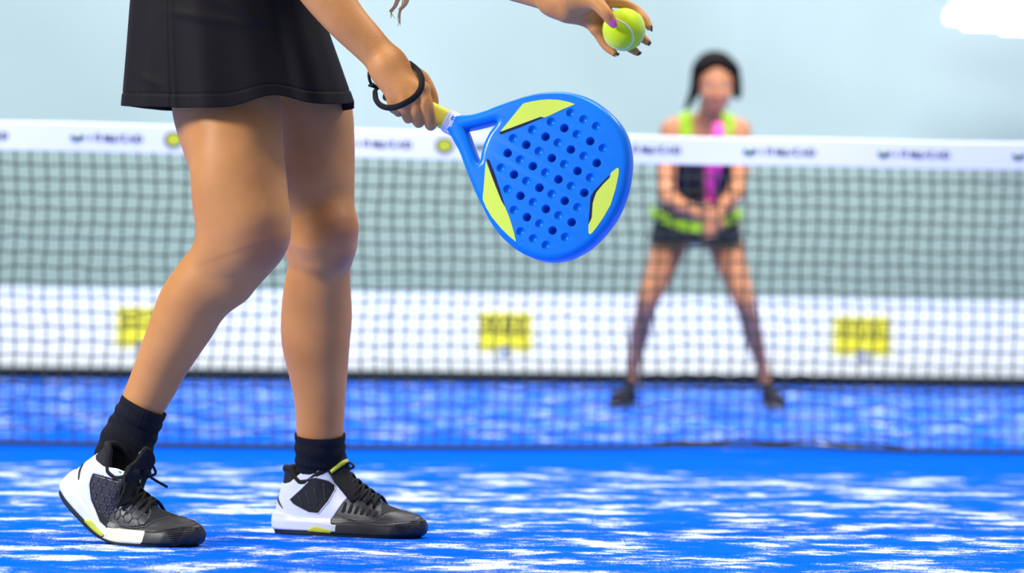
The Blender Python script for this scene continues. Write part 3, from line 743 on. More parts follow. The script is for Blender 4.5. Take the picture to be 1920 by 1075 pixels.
def make_shoe(name, label, heel, toe_vec, bend, side, style):
    root = empty(name, heel, label, 'shoe', None)
    s = Shoe(heel, 0, toe_vec, bend, side, root)
    up_top = lambda t: opening(t) if t < .40 else min(htop(t) * .999, opening(.42) if t < .42 else 1)
    s.shell('upper', .006, up_top, M['mesh'], 0)
    # padded collar
    mb = MB(); pts = []
    for t in np.linspace(.405, .015, 30): z = opening(t); pts.append(s.W(xback(z) + (xfront(z) - xback(z)) * t, cc(t) + half(t, z) - .003, z - .001))
    for t in np.linspace(.015, .405, 30): z = opening(t); pts.append(s.W(xback(z) + (xfront(z) - xback(z)) * t, cc(t) - half(t, z) + .003, z - .001))
    mb.tube(pts, .0062, 10); mb.obj('collar_padding', M['black'], root)
    # soles
    s.shell('outsole', 0.0, lambda t: .010, M['rubber'], .0018, sole=True, nz=4)
    ms = s.shell('midsole', .0085, lambda t: float(np.interp(t, [0, .1, .3, .45, 1], [.040, .037, .026, .020, .018])), M['white'] , .0035, 0, .47, sole=True, nz=8)
    fr = s.shell('forefoot_sidewall', .004, lambda t: float(np.interp(t, [.4, .55, .8, .93, 1], [.020, .026, .024, .030, .036])), M['cream'] if style == 'near' else M['rubber'], .0032, .45, .74 if style == 'near' else 1.0, sole=True, nz=6)
    if style == 'near': s.shell('toe_bumper', .004, lambda t: float(np.interp(t, [.4, .55, .8, .93, 1], [.020, .026, .024, .032, .038])), M['rubber'], .0034, .74, 1.0, sole=True, nz=6)
    for sd in (1, -1):
        # charcoal rubber mudguard round the toe
        s.panel('toe_guard', [(700, 955), (665, 850), (700, 800), (820, 840), (950, 860), (1060, 840), (1130, 790), (1180, 765), (1260, 765), (1330, 775), (1385, 800), (1408, 850), (1408, 930), (1350, 955), (1100, 960)], M['shell'], .0018, .0022, sd)
        if style == 'far':
            s.panel('overlay', [(150, 640), (180, 548), (235, 560), (300, 545), (390, 470), (470, 420), (530, 425), (600, 430), (660, 462), (760, 505), (850, 568), (800, 640), (745, 720), (700, 800), (668, 850), (705, 925), (600, 915), (460, 880), (300, 850), (130, 835), (132, 740)], M['white'], .0016, .0018, sd)
            s.panel('window_panel', [(300, 690), (400, 600), (490, 505), (530, 492), (620, 520), (665, 560), (675, 600), (630, 700), (560, 800), (480, 795), (400, 760), (340, 730)], M['mesh'], .0024, .0012, sd)
            rb = MB()
            for p in ([(300, 690), (400, 600), (490, 505), (530, 492), (620, 520), (665, 560), (675, 600), (630, 700), (560, 800), (480, 795), (400, 760), (340, 730), (300, 690)],): s.line(rb, p, .0011, .0020, sd)
            rb.obj('panel_rim', M['white'], root)
            s.panel('forefoot_panel', [(850, 575), (950, 635), (1040, 690), (1080, 745), (1110, 800), (1060, 845), (950, 864), (820, 846), (690, 860), (672, 846), (745, 720), (800, 640)], M['shell'], .0012, .0012, sd)
            rb = MB()
            for k in range(5):
                x = 848 + k * 45; y = 628 + k * 19; hh = 42 - k * 4; s.panel('vent_slot', [(x - 26, y + hh), (x - 4, y - hh), (x + 16, y - hh + 8), (x + 14, y + hh - 12), (x - 4, y + hh + 4)], M['mesh'], .0017, .001, sd)
            for k in range(6):
                x = 775 + k * 56; y = 742 + k * 9; hh = 48 - k * 4; s.panel('vent_slot', [(x - 28, y + hh - 6), (x - 6, y - hh), (x + 16, y - hh + 4), (x + 12, y + hh - 8), (x - 6, y + hh)], M['mesh'], .0017, .001, sd)
            for k in range(0):
                x = 800 + k * 52; y = 612 + k * 22; s.line(rb, [(x + 40, y), (x + 5, y + 60), (x - 25, y + 130), (x - 20, y + 185)], .0011, .0006, sd)
                s.line(rb, [(x + 5, y + 60), (x + 52, y + 85)], .0009, .0006, sd)
            s.line(rb, [(850, 572), (950, 630), (1040, 690), (1060, 745), (1110, 790)], .0014, .0006, sd); s.line(rb, [(760, 690), (700, 800)], .0012, .0006, sd)
            for k in range(4): s.line(rb, [(380 + k * 70, 650 - k * 35), (430 + k * 60, 740 - k * 10)], .0009, .0028, sd)
            rb.obj('moulded_ridges', M['ridge'], root)
        else:
            s.panel('overlay', [(138, 790), (140, 690), (165, 620), (183, 548), (240, 560), (340, 535), (430, 465), (520, 425), (590, 432), (600, 470), (430, 560), (300, 640), (330, 720), (420, 800), (540, 850), (640, 890), (600, 915), (440, 880), (300, 850), (130, 835)], M['white'], .0016, .0018, sd)
            s.panel('side_panel', [(310, 640), (430, 570), (600, 480), (700, 500), (820, 570), (960, 660), (1040, 720), (1060, 780), (1040, 830), (900, 850), (720, 840), (560, 830), (420, 790), (340, 720)], M['shell'], .0006, .0010, sd)
            rb = MB(); R_ = 46
            for i in range(12):
                for j in range(9):
                    cx = 330 + i * R_ * 1.5; cy = 440 + j * R_ * 1.56 + (R_ * .78 if i % 2 else 0) + i * 6
                    top = np.interp(cx, [300, 600, 820, 1060], [640, 490, 575, 730]); bot = np.interp(cx, [340, 420, 560, 1040], [720, 780, 825, 835])
                    def hv(k): return (cx + R_ * math.cos(PI / 3 * k), cy + R_ * .9 * math.sin(PI / 3 * k))
                    for k in range(3):
                        a, b = hv(k), hv(k + 1)
                        if all(top - 2 < p[1] < bot + 6 and 318 < p[0] < 1060 for p in (a, b)): s.line(rb, [a, b], .0011, .0010, sd)
            s.line(rb, [(700, 800), (820, 838), (950, 856), (1060, 838), (1130, 790), (1200, 768)], .0013, .0018, sd)
            rb.obj('moulded_ridges', M['ridge'], root)
        s.panel('heel_slit', [(160, 650), (185, 690), (240, 760), (250, 775), (225, 755), (180, 715)], M['rubber'], .0032, .0012, sd)
        rb = MB(); s.line(rb, [(466, 462), (468, 464)], .0022, .0030, sd); rb.obj('eyelet', M['rubber'], root)
        # arch shank in lime, set into the sole
        V = []
        s.panel('arch_shank', [(480, 950), (505, 915), (540, 905), (690, 935), (690, 960)], M['lime'], .0048, .0016, sd)
        rb = MB()
        for k in range(7): s.line(rb, [(1240 + k * 8, 860 + k * 14), (1400, 840 + k * 14)], .0007, .0040, sd)
        rb.obj('toe_tread', M['rubber'], root)
    # tongue
    ZT, TW, TS = (.158, .034, .030) if style == 'near' else (.156, .025, .016)
    V = []; NU, NV = 22, 16
    for j in range(NV + 1):
        for i in range(NU + 1):
            u = i / NU; v = -1 + 2 * j / NV
            x = np.interp(u, [0, .5, 1], [.178, .143, .120 + .006 * (1 - v * v)]); z = np.interp(u, [0, .5, 1], [.070, .106, ZT - .018 * abs(v) ** 2.4])
            V.append(s.W(x - TS * v * v, v * TW * (1 - .05 * u), z - .012 * v * v))
    F = [(j * (NU + 1) + i, j * (NU + 1) + i + 1, (j + 1) * (NU + 1) + i + 1, (j + 1) * (NU + 1) + i) for j in range(NV) for i in range(NU)]
    tg = MB().add(V, F).obj('tongue', M['black'], root); orient(tg); md = tg.modifiers.new('pad', 'SOLIDIFY'); md.thickness = .006; md.offset = 0
    def tpt(u, v, lift):
        x = np.interp(u, [0, .5, 1], [.178, .143, .120 + .006 * (1 - v * v)]); z = np.interp(u, [0, .5, 1], [.070, .106, ZT - .018 * abs(v) ** 2.4])
        return s.W(x - TS * v * v + lift * .9, v * (TW * (1 - .05 * u) + lift * 1.2), z - .012 * v * v + lift * .4)
    for (u0, u1, va, vb, mm, nm) in ((.60 if style == 'near' else .68, .76, -.97, .97, 'lime', 'tongue_band'), (.90, .925, .12, .45, 'white', 'logo')):
        V = []; n1 = 20
        for i in range(n1 + 1):
            v = va + (vb - va) * i / n1; sk = .03 * (i / n1) if nm == 'logo' else 0; wv_ = 1 if nm != 'logo' else .2 + .8 * (1 - i / n1)
            V += [tpt(u0 + sk, v, .0046), tpt(u0 + sk + (u1 - u0) * wv_, v, .0046), tpt(u0 + sk, v, .002), tpt(u0 + sk + (u1 - u0) * wv_, v, .002)]
        F = []
        for i in range(n1):
            a = i * 4; b = a + 4; F += [(a, b, b + 1, a + 1), (a + 2, a + 3, b + 3, b + 2), (a, a + 2, b + 2, b), (a + 1, b + 1, b + 3, a + 3)]
        o = MB().add(V, F).obj(nm, M[mm], tg); orient(o)
    # laces
    lb = MB(); tl = np.linspace(.425, .73, 7)
    for i, t in enumerate(tl):
        w_ = .62
        for sg in (1, -1):
            t2 = tl[min(i + 1, 6)] if i < 6 else t
            pts = [top_pt(s, t + (t2 - t) * k, sg * (-w_ + 2 * w_ * k), .005 + .004 * math.sin(PI * k)) for k in np.linspace(0, 1, 9)]
            lb.tube(pts, .0026, 7)
    kn = s.W(.140, .0, .121)
    lb.tube([s.W(.130, -.012, .122), kn, s.W(.132, .013, .121)], .0052, 8)
    Wp = lambda x, y, z: Vector(s.W(x, y, z))
    loops = ([(.135, 0, .122), (.150, .022, .124), (.165, .036, .108), (.172, .040, .088), (.166, .034, .082), (.156, .028, .098), (.140, .006, .120)],
             [(.135, 0, .122), (.152, -.020, .130), (.172, -.034, .128), (.180, -.040, .112), (.170, -.030, .108), (.150, -.012, .116), (.138, -.002, .120)],
             [(.138, 0, .121), (.152, .016, .116), (.166, .032, .094), (.160, .040, .070), (.152, .042, .058)],
             [(.138, 0, .121), (.158, -.012, .120), (.180, -.030, .104), (.200, -.044, .090)])
    for L_ in (loops if style == 'near' else [[(.135, 0, .122), (.150, .012, .128), (.160, .016, .122), (.150, .010, .117)]]): lb.tube([Vector(p) for p in spline([Wp(*p) for p in L_], 24)], .0024, 7)
    lb.obj('laces', M['lace'], root)
    if style == 'near':
        for t in np.linspace(.5, .70, 4):
            lp = MB(); lp.tube([top_pt(s, t - .008, -.30, .0065), top_pt(s, t + .008, -.34, .0065)], .0036, 6); lp.obj('lace_loop', M['lime'], root)
    return root, s
# far shoe: flat on the turf, toe turned a little to the camera
def ground(px, d): p = PT(px, 900, d); p.z = 0; return p
h2 = ground(517, 7.455); t2 = ground(803, 7.335)
make_shoe('shoe', 'black and white trainer flat on the turf, white side panel framing a black window', h2, t2 - h2, None, 1, 'far')
h1 = ground(120, 7.12); t1 = ground(380, 6.995)
v1 = (t1 - h1).normalized(); xb_ = .180; L_ = .10
make_shoe('shoe', 'black trainer with raised heel, hexagon pattern and cream sole edge, under the bent leg', t1 - v1 * LS * 1.05, v1, (math.radians(40), xb_, L_), 1, 'near')

# ================================================================== racket
CAn = Vector(PT(1040, 335, 6.755)); camx = (PT(1041, 335, 6.755) - PT(1040, 335, 6.755)).normalized(); camy = (PT(1040, 334, 6.755) - PT(1040, 335, 6.755)).normalized(); camz = camx.cross(camy)
axi = (camx * .866 - camy * .5); tl = math.radians(21)
AX = (axi * math.cos(tl) + camz * math.sin(tl)).normalized()        # handle to tip, tip nearer the lens
PX = camz.cross(axi).normalized()                                   # across the face
NZ = AX.cross(PX).normalized()
if NZ.dot(camz) < 0: NZ = -NZ
def rl(px, py, h=0):
    """pixel -> racket plane coordinates (along, across), plane lifted h along the normal"""
    o = CM.translation; r = (PT(px, py, 1) - o); c = CAn + NZ * h; k = (c - o).dot(NZ) / r.dot(NZ); p = o + r * k - CAn
    return (p.dot(AX), p.dot(PX))
def rw(a, b, h): return CAn + AX * a + PX * b + NZ * h
def rz(x, y): return (780 + x / 2.986, 150 + y / 2.986)
OUT = [(195, 182), (240, 190), (300, 187), (380, 165), (450, 137), (520, 112), (600, 86), (680, 67), (760, 60), (830, 61), (900, 74), (970, 100), (1035, 140), (1092, 190), (1140, 250), (1170, 315), (1186, 385), (1190, 455), (1182, 535), (1165, 620), (1132, 712), (1088, 790), (1035, 858), (968, 924), (900, 968), (832, 996), (765, 1008), (695, 1004), (620, 980), (540, 936), (460, 863), (400, 778), (360, 700), (330, 640), (300, 570), (265, 480), (235, 400), (205, 345), (180, 300), (160, 270)]
HOLE = [(272, 270), (330, 258), (400, 240), (442, 230), (430, 252), (400, 292), (375, 345), (358, 400), (348, 452), (336, 440), (318, 395), (292, 325)]
def dense(poly, n): 
    P = [rl(*rz(*p)) for p in poly]; P = P + P[:1]; Q_ = spline(P, n * len(poly) + 1)[:-1]; return [(float(x), float(y)) for x, y in Q_]
cu = bpy.data.curves.new('r', 'CURVE'); cu.dimensions = '2D'; cu.fill_mode = 'BOTH'; TK = .036; BV = .0108
cu.extrude = TK / 2 - BV; cu.bevel_depth = BV; cu.bevel_resolution = 5; cu.offset = -BV
for poly, n in ((OUT, 5), (HOLE, 4)):
    P = dense(poly, n); sp = cu.splines.new('POLY'); sp.points.add(len(P) - 1); sp.use_cyclic_u = True
    for i, p in enumerate(P): sp.points[i].co = (p[0], p[1], 0, 1)
ro = bpy.data.objects.new('r', cu); COL.objects.link(ro)
bpy.context.view_layer.update()
me = bpy.data.meshes.new_from_object(ro.evaluated_get(bpy.context.evaluated_depsgraph_get())); bpy.data.objects.remove(ro)
RB = rw(-.30, 0, 0)
rk = empty('padel_racket', rw(-.33, 0, -TK / 2), 'blue padel racket with yellow-green patches and a grid of holes, held in a hand', 'racket')
FACE = 0.0                    # the face lies in the plane, the body goes behind
tmp = bpy.data.objects.new('tmp', me); COL.objects.link(tmp)
me.transform(Matrix.Translation((0, 0, -TK / 2)))
HL = [(866, 185), (939, 222), (1010, 260), (757, 235), (830, 270), (902, 305), (975, 343), (1047, 382), (652, 280), (725, 318), (795, 353), (867, 390), (940, 427), (1012, 465), (545, 328), (617, 363), (689, 400), (760, 438), (831, 473), (904, 510), (976, 548), (513, 410), (583, 447), (654, 483), (725, 520), (797, 557), (869, 595), (942, 632), (476, 493), (548, 530), (619, 567), (691, 604), (761, 640), (833, 677), (905, 714), (513, 613), (585, 649), (656, 686), (727, 723), (799, 760), (871, 797), (549, 730), (621, 769), (692, 806), (764, 843), (836, 881), (586, 850), (657, 889), (728, 926)]
bmc = bmesh.new()
DEEP = [0]*3 + [0,1,0,1,0] + [0,1,0,1,0,1] + [0,1,0,1,0,1,0] + [1,0,1,0,1,0,1] + [0,1,0,1,0,1,0] + [0,1,0,1,0,1] + [0,1,0,1,0] + [0]*3
assert len(DEEP) == len(HL)
for (hx, hy), dp in zip(HL, DEEP):
    a, b = rl(*rz(hx, hy)); n = 24; prof = [(.0082, .002), (.0074, 0.0), (.0066, -.0014), (.0060, -.004), (.0058, -.014), (.0050, -.0175), (.0026, -.0195)] if dp else [(.0084, .002), (.0078, 0.0), (.0068, -.0010), (.0060, -.0024), (.0046, -.0042), (.0028, -.0054), (.0010, -.0059)]
    rings = [[bmc.verts.new((a + r * math.cos(2 * PI * k / n), b + r * math.sin(2 * PI * k / n), z)) for k in range(n)] for r, z in prof]
    for r0, r1 in zip(rings[:-1], rings[1:]):
        for k in range(n): bmc.faces.new((r0[k], r0[(k + 1) % n], r1[(k + 1) % n], r1[k]))
    bmc.faces.new(list(rings[0])); bmc.faces.new(list(reversed(rings[-1])))
bmesh.ops.recalc_face_normals(bmc, faces=bmc.faces)
mc = bpy.data.meshes.new('c'); bmc.to_mesh(mc); bmc.free(); co_ = bpy.data.objects.new('c', mc); COL.objects.link(co_)
bmt = bmesh.new(); bmt.from_mesh(me); bmesh.ops.remove_doubles(bmt, verts=bmt.verts, dist=1e-5); bmesh.ops.recalc_face_normals(bmt, faces=bmt.faces); bmt.to_mesh(me); bmt.free()
md = tmp.modifiers.new('b', 'BOOLEAN'); md.operation = 'DIFFERENCE'; md.solver = 'EXACT'; md.object = co_
bpy.context.view_layer.update()
mf = bpy.data.meshes.new_from_object(tmp.evaluated_get(bpy.context.evaluated_depsgraph_get())); bpy.data.objects.remove(tmp); bpy.data.objects.remove(co_)
Vv = [rw(v.co.x, v.co.y, v.co.z) for v in mf.vertices]; Ff = [tuple(p.vertices) for p in mf.polygons]
fo = mesh_obj('frame', Vv, Ff, M['blue'], rk); orient(fo); fo.data.set_sharp_from_angle(angle=math.radians(38))
def decal(poly, m, name, h0=.0001, h1=.0006, sm=1):
    P = [rl(*rz(*p)) for p in poly]; D = []
    for a, b in zip(P, P[1:] + P[:1]):
        n = max(1, int(math.dist(a, b) / .002)); D += [(a[0] + (b[0] - a[0]) * i / n, a[1] + (b[1] - a[1]) * i / n) for i in range(n)]
    for _ in range(sm): D = [((D[i - 1][0] + 2 * D[i][0] + D[(i + 1) % len(D)][0]) / 4, (D[i - 1][1] + 2 * D[i][1] + D[(i + 1) % len(D)][1]) / 4) for i in range(len(D))]
    n = len(D); V = [rw(*p, h1) for p in D] + [rw(*p, h0) for p in D]
    o = MB().add(V, [tuple(range(n)), tuple(reversed(range(n, 2 * n)))] + [(i, (i + 1) % n, n + (i + 1) % n, n + i) for i in range(n)]).obj(name, m, fo, False); orient(o); return o
decal([(600, 132), (650, 120), (700, 112), (745, 109), (800, 112), (850, 122), (893, 136), (820, 165), (755, 197), (720, 212), (700, 206), (600, 243), (470, 292)], M['yel'], 'yellow_patch')
decal([(466, 290), (600, 238), (690, 204), (704, 202), (722, 210), (700, 216), (600, 258), (478, 305), (466, 302)], M['bluedk'], 'patch_border', 0, .0004)
decal([(391, 452), (386, 520), (380, 600), (373, 668), (395, 718), (425, 768), (480, 835), (520, 873), (561, 908), (548, 850), (525, 775), (500, 712), (480, 680), (440, 580)], M['yel'], 'yellow_patch')
decal([(394, 443), (402, 441), (412, 452), (440, 525), (468, 610), (492, 692), (502, 714), (484, 700), (470, 668), (432, 560)], M['bluedk'], 'patch_border', 0, .0005)
decal([(1127, 492), (1137, 493), (1135, 530), (1118, 610), (1090, 700), (1050, 770), (1010, 828), (983, 862), (967, 864), (966, 812), (985, 772), (990, 690), (1010, 630), (1050, 582), (1088, 545), (1091, 520)], M['yel'], 'yellow_patch')
decal([(1084, 532), (1040, 578), (1000, 618), (978, 655), (972, 730), (965, 812), (980, 785), (990, 690), (998, 650), (1020, 620), (1060, 585), (1082, 552)], M['bluedk'], 'patch_border', 0, .0005)
# handle
ca = rl(836, 223)[0]; cb = rl(836, 223)[1]; dirh = (Vector((rl(1040, 345)[0] - ca, rl(1040, 345)[1] - cb)) ).normalized()
dirh = Vector((AX.dot(AX), 0)).normalized()
ka, kb = rl(846, 229); ja, jb = rl(790, 200); hv = Vector((ka - ja, kb - jb)).normalized()
def hpt(k): return rw(ka - hv.x * k, kb - hv.y * k, -TK / 2)
hperp = PX * hv.x - AX * hv.y
def handle(name, k0, k1, r0, r1, m, n=28, bulge=0):
    ks = np.linspace(k0, k1, 14); mb = MB(); V = []
    for i, k in enumerate(ks):
        r = r0 + (r1 - r0) * i / 13
        for j in range(n):
            t = 2 * PI * j / n; c, s_ = math.cos(t), math.sin(t); p = 3.0; V.append(hpt(k) + hperp * (r * 1.02 * abs(c) ** (2 / p) * (1 if c > 0 else -1)) + NZ * (r * .9 * abs(s_) ** (2 / p) * (1 if s_ > 0 else -1)))
    F = [(i * n + j, i * n + (j + 1) % n, (i + 1) * n + (j + 1) % n, (i + 1) * n + j) for i in range(13) for j in range(n)] + [tuple(range(n)), tuple((13 * n) + j for j in range(n))]
    o = mb.add(V, F).obj(name, m, rk); orient(o); return o
handle('grip', .010, .125, .0165, .0155, M['grip'])
handle('butt_cap', .124, .130, .0175, .0175, M['rubber'])
cl = handle('collar', -.006, .014, .0190, .0182, M['tape'])
for k in (-.002, .004, .009): handle('tape_turn', k, k + .003, .0194, .0192, M['tape']).parent = rk
# wrist strap
def z9p(x, y, d): return PT(660 + x / 5.375, 60 + y / 5.375, d)
SP = [(545, 290, 6.866), (620, 345, 6.846), (672, 400, 6.832), (703, 480, 6.818), (690, 575, 6.808), (635, 652, 6.803), (540, 715, 6.801), (440, 756, 6.806), (350, 762, 6.818), (283, 735, 6.832), (245, 685, 6.843), (233, 625, 6.850), (240, 570, 6.862), (300, 520, 6.890), (380, 440, 6.899), (470, 340, 6.893), (520, 290, 6.878)]
P = spline([z9p(*p) for p in SP] + [z9p(*SP[0])], 140)[:-1]
cen = z9p(450, 520, 6.848); fl = [list((Vector(p) - cen).normalized() * .4 + Vector((0, -1, 0)) * .9) if Vector(p).y < 6.86 else list((Vector(p) - cen).normalized()) for p in P]
mb = MB(); mb.tube([Vector(p) for p in P], .0052, 10, flat=([Vector(f) for f in fl], .30), closed=True)
stp = mb.obj('wrist_strap', M['lace'], rk); stp['label'] = 'black cord loop around the hand'
mb = MB(); K = [(240, 560, 6.862), (205, 540, 6.86), (180, 490, 6.856), (170, 430, 6.856), (182, 385, 6.864), (230, 360, 6.892), (300, 380, 6.902)]
mb.tube([Vector(p) for p in spline([z9p(*p) for p in K], 40)], .0026, 8)
mb.tube([z9p(165, 543, 6.857), z9p(200, 535, 6.857), z9p(238, 552, 6.857)], .0022, 8); mb.tube([z9p(190, 545, 6.857), z9p(215, 530, 6.855), z9p(225, 548, 6.857)], .0032, 8)
mb.obj('strap_cord', M['lace'], stp)

# ================================================================== ball
bc = PT(1020 + 1310 / 8.727, 485 / 8.727, 6.67); br = .0338
bl = empty('tennis_ball', bc, 'yellow-green tennis ball with a pale seam, pinched between thumb and fingers', 'ball')
bm = bmesh.new(); bmesh.ops.create_icosphere(bm, subdivisions=6, radius=br)
from mathutils import noise as mn
for v in bm.verts: v.co += v.co.normalized() * mn.noise(v.co * 900) * .00035
V = [bc + v.co for v in bm.verts]; F = [tuple(x.index for x in f.verts) for f in bm.faces]; bm.free(); mesh_obj('felt', V, F, M['ball'], bl)
Rb = Matrix.Rotation(math.radians(0), 3, 'Y')
ex, ey, ez = camx, camy, camz
pts = []
for t in np.linspace(0, 2 * PI, 160, endpoint=False):
    a_ = .44 * PI / 2 * 1.0; A_ = PI / 2 - (PI / 2 - .44) * math.cos(t); B__ = t / 2 + .44 * math.sin(2 * t)
    sx_, sy_, sz_ = math.sin(PI / 2 - (PI / 2 - .44) * math.cos(t)) * math.cos(t / 2 + .44 * math.sin(2 * t)), 0, 0
    # classic two lobed seam curve
    b_ = .36; x_ = (1 - b_) * math.sin(t) + b_ * math.sin(3 * t); y_ = (1 - b_) * math.cos(t) - b_ * math.cos(3 * t); z_ = 2 * math.sqrt(b_ * (1 - b_)) * math.cos(2 * t)
    pts.append(Vector((x_, y_, z_)))
Rm = Matrix(((1, 0, 0), (0, 1, 0), (0, 0, 1)))
Er = (Matrix.Rotation(math.radians(70), 3, 'Z') @ Matrix.Rotation(math.radians(-20), 3, 'Z') @ Matrix.Rotation(math.radians(55), 3, 'X') @ Matrix.Rotation(math.radians(40), 3, 'Z'))
P = []
for p in pts: p = Er @ p; P.append(bc + (ex * p.x + ey * p.y + ez * p.z).normalized() * (br + .0001))
mb = MB(); mb.tube(P, .0014, 8, flat=([(p - bc) for p in P], .35), closed=True); mb.obj('seam', M['seam'], bl)

# ================================================================== far player
D = 16.76
fp = empty('person', ground(1312, 16.76), 'dark-haired person in black and lime sportswear crouching with legs apart behind the net', 'person')
def f(px, py, r, d=D): return q(px, py, r, d)
FB = Body()
FB.chain([f(1262, 430, 38, 16.80), f(1248, 480, 31, 16.72), f(1232, 525, 25, 16.64), f(1216, 560, 22, 16.60), f(1208, 590, 19, 16.64), f(1200, 625, 19, 16.72), f(1193, 665, 14, 16.78), f(1186, 705, 10.5, 16.82), f(1182, 735, 11, 16.82)], .03)
FB.chain([f(1350, 430, 38, 16.80), f(1366, 480, 31, 16.72), f(1382, 525, 25, 16.64), f(1394, 562, 21, 16.60), f(1403, 592, 18.5, 16.64), f(1412, 628, 19, 16.72), f(1424, 668, 14, 16.78), f(1434, 708, 10.5, 16.82), f(1440, 738, 11, 16.82)], .03)
FB.chain([f(1281, 415, 47, 16.86), f(1335, 415, 47, 16.86)], .05)
FB.chain([f(1300, 400, 42, 16.84), f(1303, 360, 36, 16.76), f(1300, 310, 40, 16.70), f(1298, 262, 38, 16.66)], .05)
FB.chain([f(1328, 400, 42, 16.84), f(1328, 360, 36, 16.76), f(1340, 310, 40, 16.70), f(1346, 262, 38, 16.66)], .05)
FB.chain([f(1290, 238, 26, 16.66), f(1262, 246, 21, 16.64)], .04); FB.chain([f(1350, 238, 26, 16.66), f(1384, 246, 21, 16.64)], .04)
FB.chain([f(1325, 240, 24, 16.64), f(1330, 215, 21, 16.60), f(1334, 190, 21, 16.56)], .03)
FB.chain([f(1262, 246, 20, 16.64), f(1254, 290, 18, 16.60), f(1250, 335, 17, 16.54), f(1252, 368, 16, 16.46)], .03)
FB.chain([f(1252, 368, 16, 16.46), f(1272, 385, 15, 16.36), f(1296, 395, 12.5, 16.27), f(1310, 402, 11, 16.22)], .02)
FB.chain([f(1384, 246, 20, 16.64), f(1388, 290, 18, 16.60), f(1386, 330, 17, 16.54), f(1380, 362, 16, 16.46)], .03)
FB.chain([f(1380, 362, 16, 16.46), f(1366, 376, 15, 16.36), f(1350, 392, 12.5, 16.27), f(1340, 404, 11, 16.22)], .02)
# hands on the grip, one above the other, five fingers each
for (hx, hy, sg) in ((1318, 400, 1), (1340, 420, -1)):
    FB.chain([f(hx - 8 * sg, hy, 12, 16.22), f(hx + 1 * sg, hy + 4, 12, 16.19)], .02)
    for k in range(4):
        yy = hy - 6 + k * 8.5
        FB.chain([f(hx, yy, 5, 16.175), f(hx + 9 * sg, yy + 2, 4.6, 16.150), f(hx + 19 * sg, yy + 3, 4.4, 16.155), f(hx + 20 * sg, yy + 3, 4, 16.19), f(hx + 10 * sg, yy + 2, 3.6, 16.215)], .004)
    FB.chain([f(hx - 4 * sg, hy - 6, 6, 16.19), f(hx + 4 * sg, hy - 15, 5, 16.17), f(hx + 10 * sg, hy - 19, 4.4, 16.165)], .006)
HC2 = PT(1341, 162, 16.52); gF = head(FB, HC2, Vector((.05, -1, -.25)).normalized(), UP, .98)
V, Q = FB.mesh(.005); fbody = mesh_obj('body', V, Q, M['skin2'], fp); face_bits(gF, .98, fbody)
# hair: dark, swept back with loose ends by the neck
HB_ = Body(); HB_.ell(gF(0, -.035, .048), (.090, .092, .088), .02); HB_.chain([(gF(-.070, .0, .07), .022), (gF(-.082, .010, .015), .022), (gF(-.090, .0, -.035), .017)], .03); HB_.chain([(gF(.068, .0, .07), .022), (gF(.078, .010, .01), .022), (gF(.088, .0, -.04), .019), (gF(.112, .0, -.09), .010)], .03)
HB_.chain([(gF(-.058, .045, .085), .016), (gF(0, .050, .112), .018), (gF(.058, .045, .085), .016)], .03)
V, Q = HB_.mesh(.005); mesh_obj('hair', V, Q, M['dkhair'], fbody)
# top: black front, lime shoulders
tb = Body()
tb.chain([f(1300, 400, 42, 16.84), f(1303, 360, 36, 16.76), f(1300, 310, 40, 16.70), f(1298, 262, 38, 16.66)], .05); tb.chain([f(1328, 400, 42, 16.84), f(1328, 360, 36, 16.76), f(1340, 310, 40, 16.70), f(1346, 262, 38, 16.66)], .05)
ne = PT(1327, 258, 16.50); rad = lambda X, Y, Z: .075 - np.sqrt(((X - ne.x) / 1.0) ** 2 + ((Z - (ne.z + .035)) / 1.5) ** 2)
zT = PT(1320, 262, 16.6).z
V, Q = tb.mesh(.005, grow=.006, clip=[rad, lambda X, Y, Z: Z - zT, lambda X, Y, Z: PT(1320, 405, 16.7).z - Z]); top = mesh_obj('tank_top', V, Q, M['blk2'], fp)
tb.chain([f(1290, 238, 26, 16.66), f(1272, 243, 23, 16.65)], .04); tb.chain([f(1350, 238, 26, 16.66), f(1372, 243, 23, 16.65)], .04)
xc, xl_, xr_ = PT(1324, 250, 16.6).x, PT(1274, 250, 16.6).x, PT(1378, 250, 16.6).x
neck = lambda X, Y, Z: .054 + .0 * Z - np.abs(X - xc)
for sg in (-1, 1):
    V, Q = tb.mesh(.005, grow=.006, clip=[lambda X, Y, Z: zT - .085 - Z, neck, lambda X, Y, Z: np.abs(X - (xl_ + xr_) / 2) - (xr_ - xl_) / 2, lambda X, Y, Z: (xc - X) * sg]); mesh_obj('shoulder_strap', V, Q, M['limecloth'], top)['label'] = 'lime green shoulder strap'
# skirt with lime bands
def ring_skirt(name, y0, y1, dy, grow, m, parent):
    V = []; N = 64; K = 10
    for j in range(K + 1):
        yb = y0 + (y1 - y0) * j / K; hw = np.interp(yb, [375, 400, 430, 462], [58, 74, 83, 88]); c = PT(1305, yb, 16.76); a = hw * mpp(16.82) + grow; b = .175 + grow
        for i in range(N):
            t = 2 * PI * i / N; V.append(c + Vector((a * math.cos(t), b * math.sin(t), dy * math.cos(t) ** 2)))
    F = [(j * N + i, j * N + (i + 1) % N, (j + 1) * N + (i + 1) % N, (j + 1) * N + i) for j in range(K) for i in range(N)]
    o = MB().add(V, F).obj(name, m, parent); orient(o); md = o.modifiers.new('c', 'SOLIDIFY'); md.thickness = .004; md.offset = -1; return o
sk = ring_skirt('skirt', 375, 458, -.0, 0, M['blk2'], fp); ring_skirt('lime_band', 421, 437, .068, .010, M['limecloth'], sk); ring_skirt('lime_hem', 455, 458, 0, .003, M['olive'], sk)
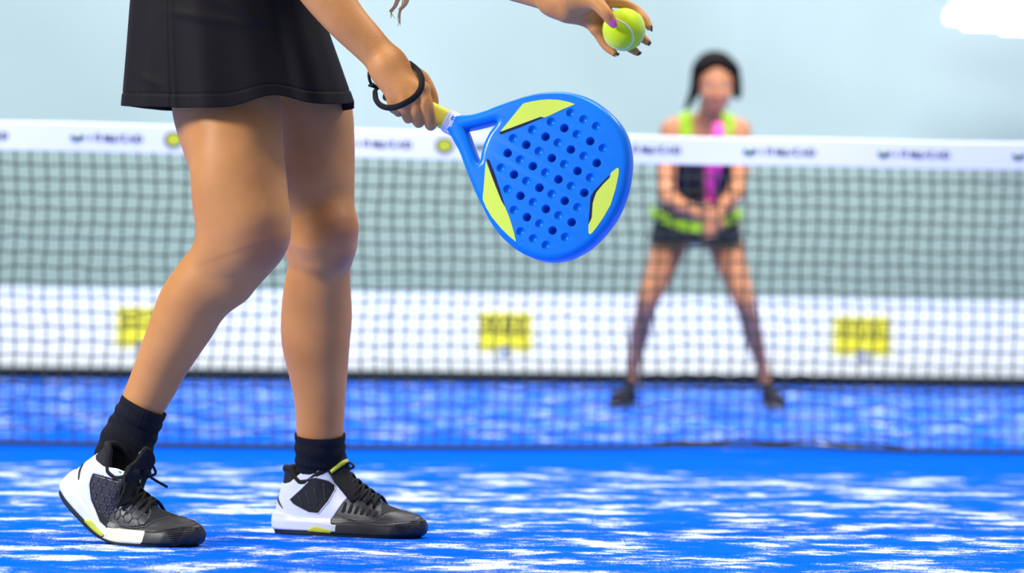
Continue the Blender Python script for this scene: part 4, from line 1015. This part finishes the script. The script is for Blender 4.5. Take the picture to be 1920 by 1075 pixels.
for (ax_, ay_, bx_, by_, out) in ((1182, 722, 1176, 762, -1), (1438, 725, 1443, 762, 1)):
    sb = Body(); sb.chain([f(ax_, ay_, 13, 16.82), f((ax_ + bx_) / 2, ay_ + 18, 14, 16.82)], .02); V, Q = sb.mesh(.005); mesh_obj('sock', V, Q, M['blk2'], fp)
    c0 = ground(bx_, 16.88); c0.z = .045; tv = Vector((out * .35 if out < 0 else .12, -1, 0)).normalized()
    sb = Body(); sb.chain([(c0, .040), (c0 + tv * .08 + UP * -.002, .040), (c0 + tv * .15 - UP * .008, .033)], .02); V, Q = sb.mesh(.005, clip=[lambda X, Y, Z: .016 - Z])
    rt_ = empty('shoe', (c0.x, c0.y, 0), 'dark trainer of the crouching player, ' + ('beside the left end of her stance' if out < 0 else 'at the right end of her stance'), 'shoe')
    mesh_obj('upper', V, Q, M['blk2'], rt_)
    V, Q = sb.mesh(.005, grow=.004, clip=[lambda X, Y, Z: Z - .022, lambda X, Y, Z: .002 - Z]); mesh_obj('sole', V, Q, M['soleg'], rt_)
# pink racket, edge on
g0 = PT(1326, 440, 16.20); g1 = PT(1345, 233, 16.34); ax3 = (g1 - g0).normalized(); nr = Vector((1, .10, 0)); nr = (nr - ax3 * nr.dot(ax3)).normalized(); wd_ = ax3.cross(nr)
pr_ = empty('padel_racket', g0, 'pink padel racket held upright edge-on in front of the crouching player', 'racket')
Lr = (g1 - g0).length
V = []; N = 40; cR = g0 + ax3 * (Lr - .13)
rim = [(.13 * math.sin(t) * 1.0, .13 * math.cos(t) * 1.0) for t in np.linspace(0, 2 * PI, N, endpoint=False)]
for hh, sc_ in ((-.019, .92), (-.014, 1), (.014, 1), (.019, .92)): V += [cR + wd_ * x * sc_ + ax3 * y * sc_ + nr * hh for x, y in rim]
F = [(k * N + i, k * N + (i + 1) % N, (k + 1) * N + (i + 1) % N, (k + 1) * N + i) for k in range(3) for i in range(N)] + [tuple(range(N)), tuple(3 * N + i for i in range(N))]
o = MB().add(V, F).obj('racket_head', M['pink'], pr_); orient(o)
mb = MB()
for sg in (-1, 1): mb.tube([g0 + ax3 * .12, cR + wd_ * sg * .07 - ax3 * .09, cR + wd_ * sg * .1 - ax3 * .07], .016, 10)
mb.obj('throat', M['pink'], pr_); MB().tube([g0, g0 + ax3 * .13], .016, 14).obj('grip', M['black'], pr_)
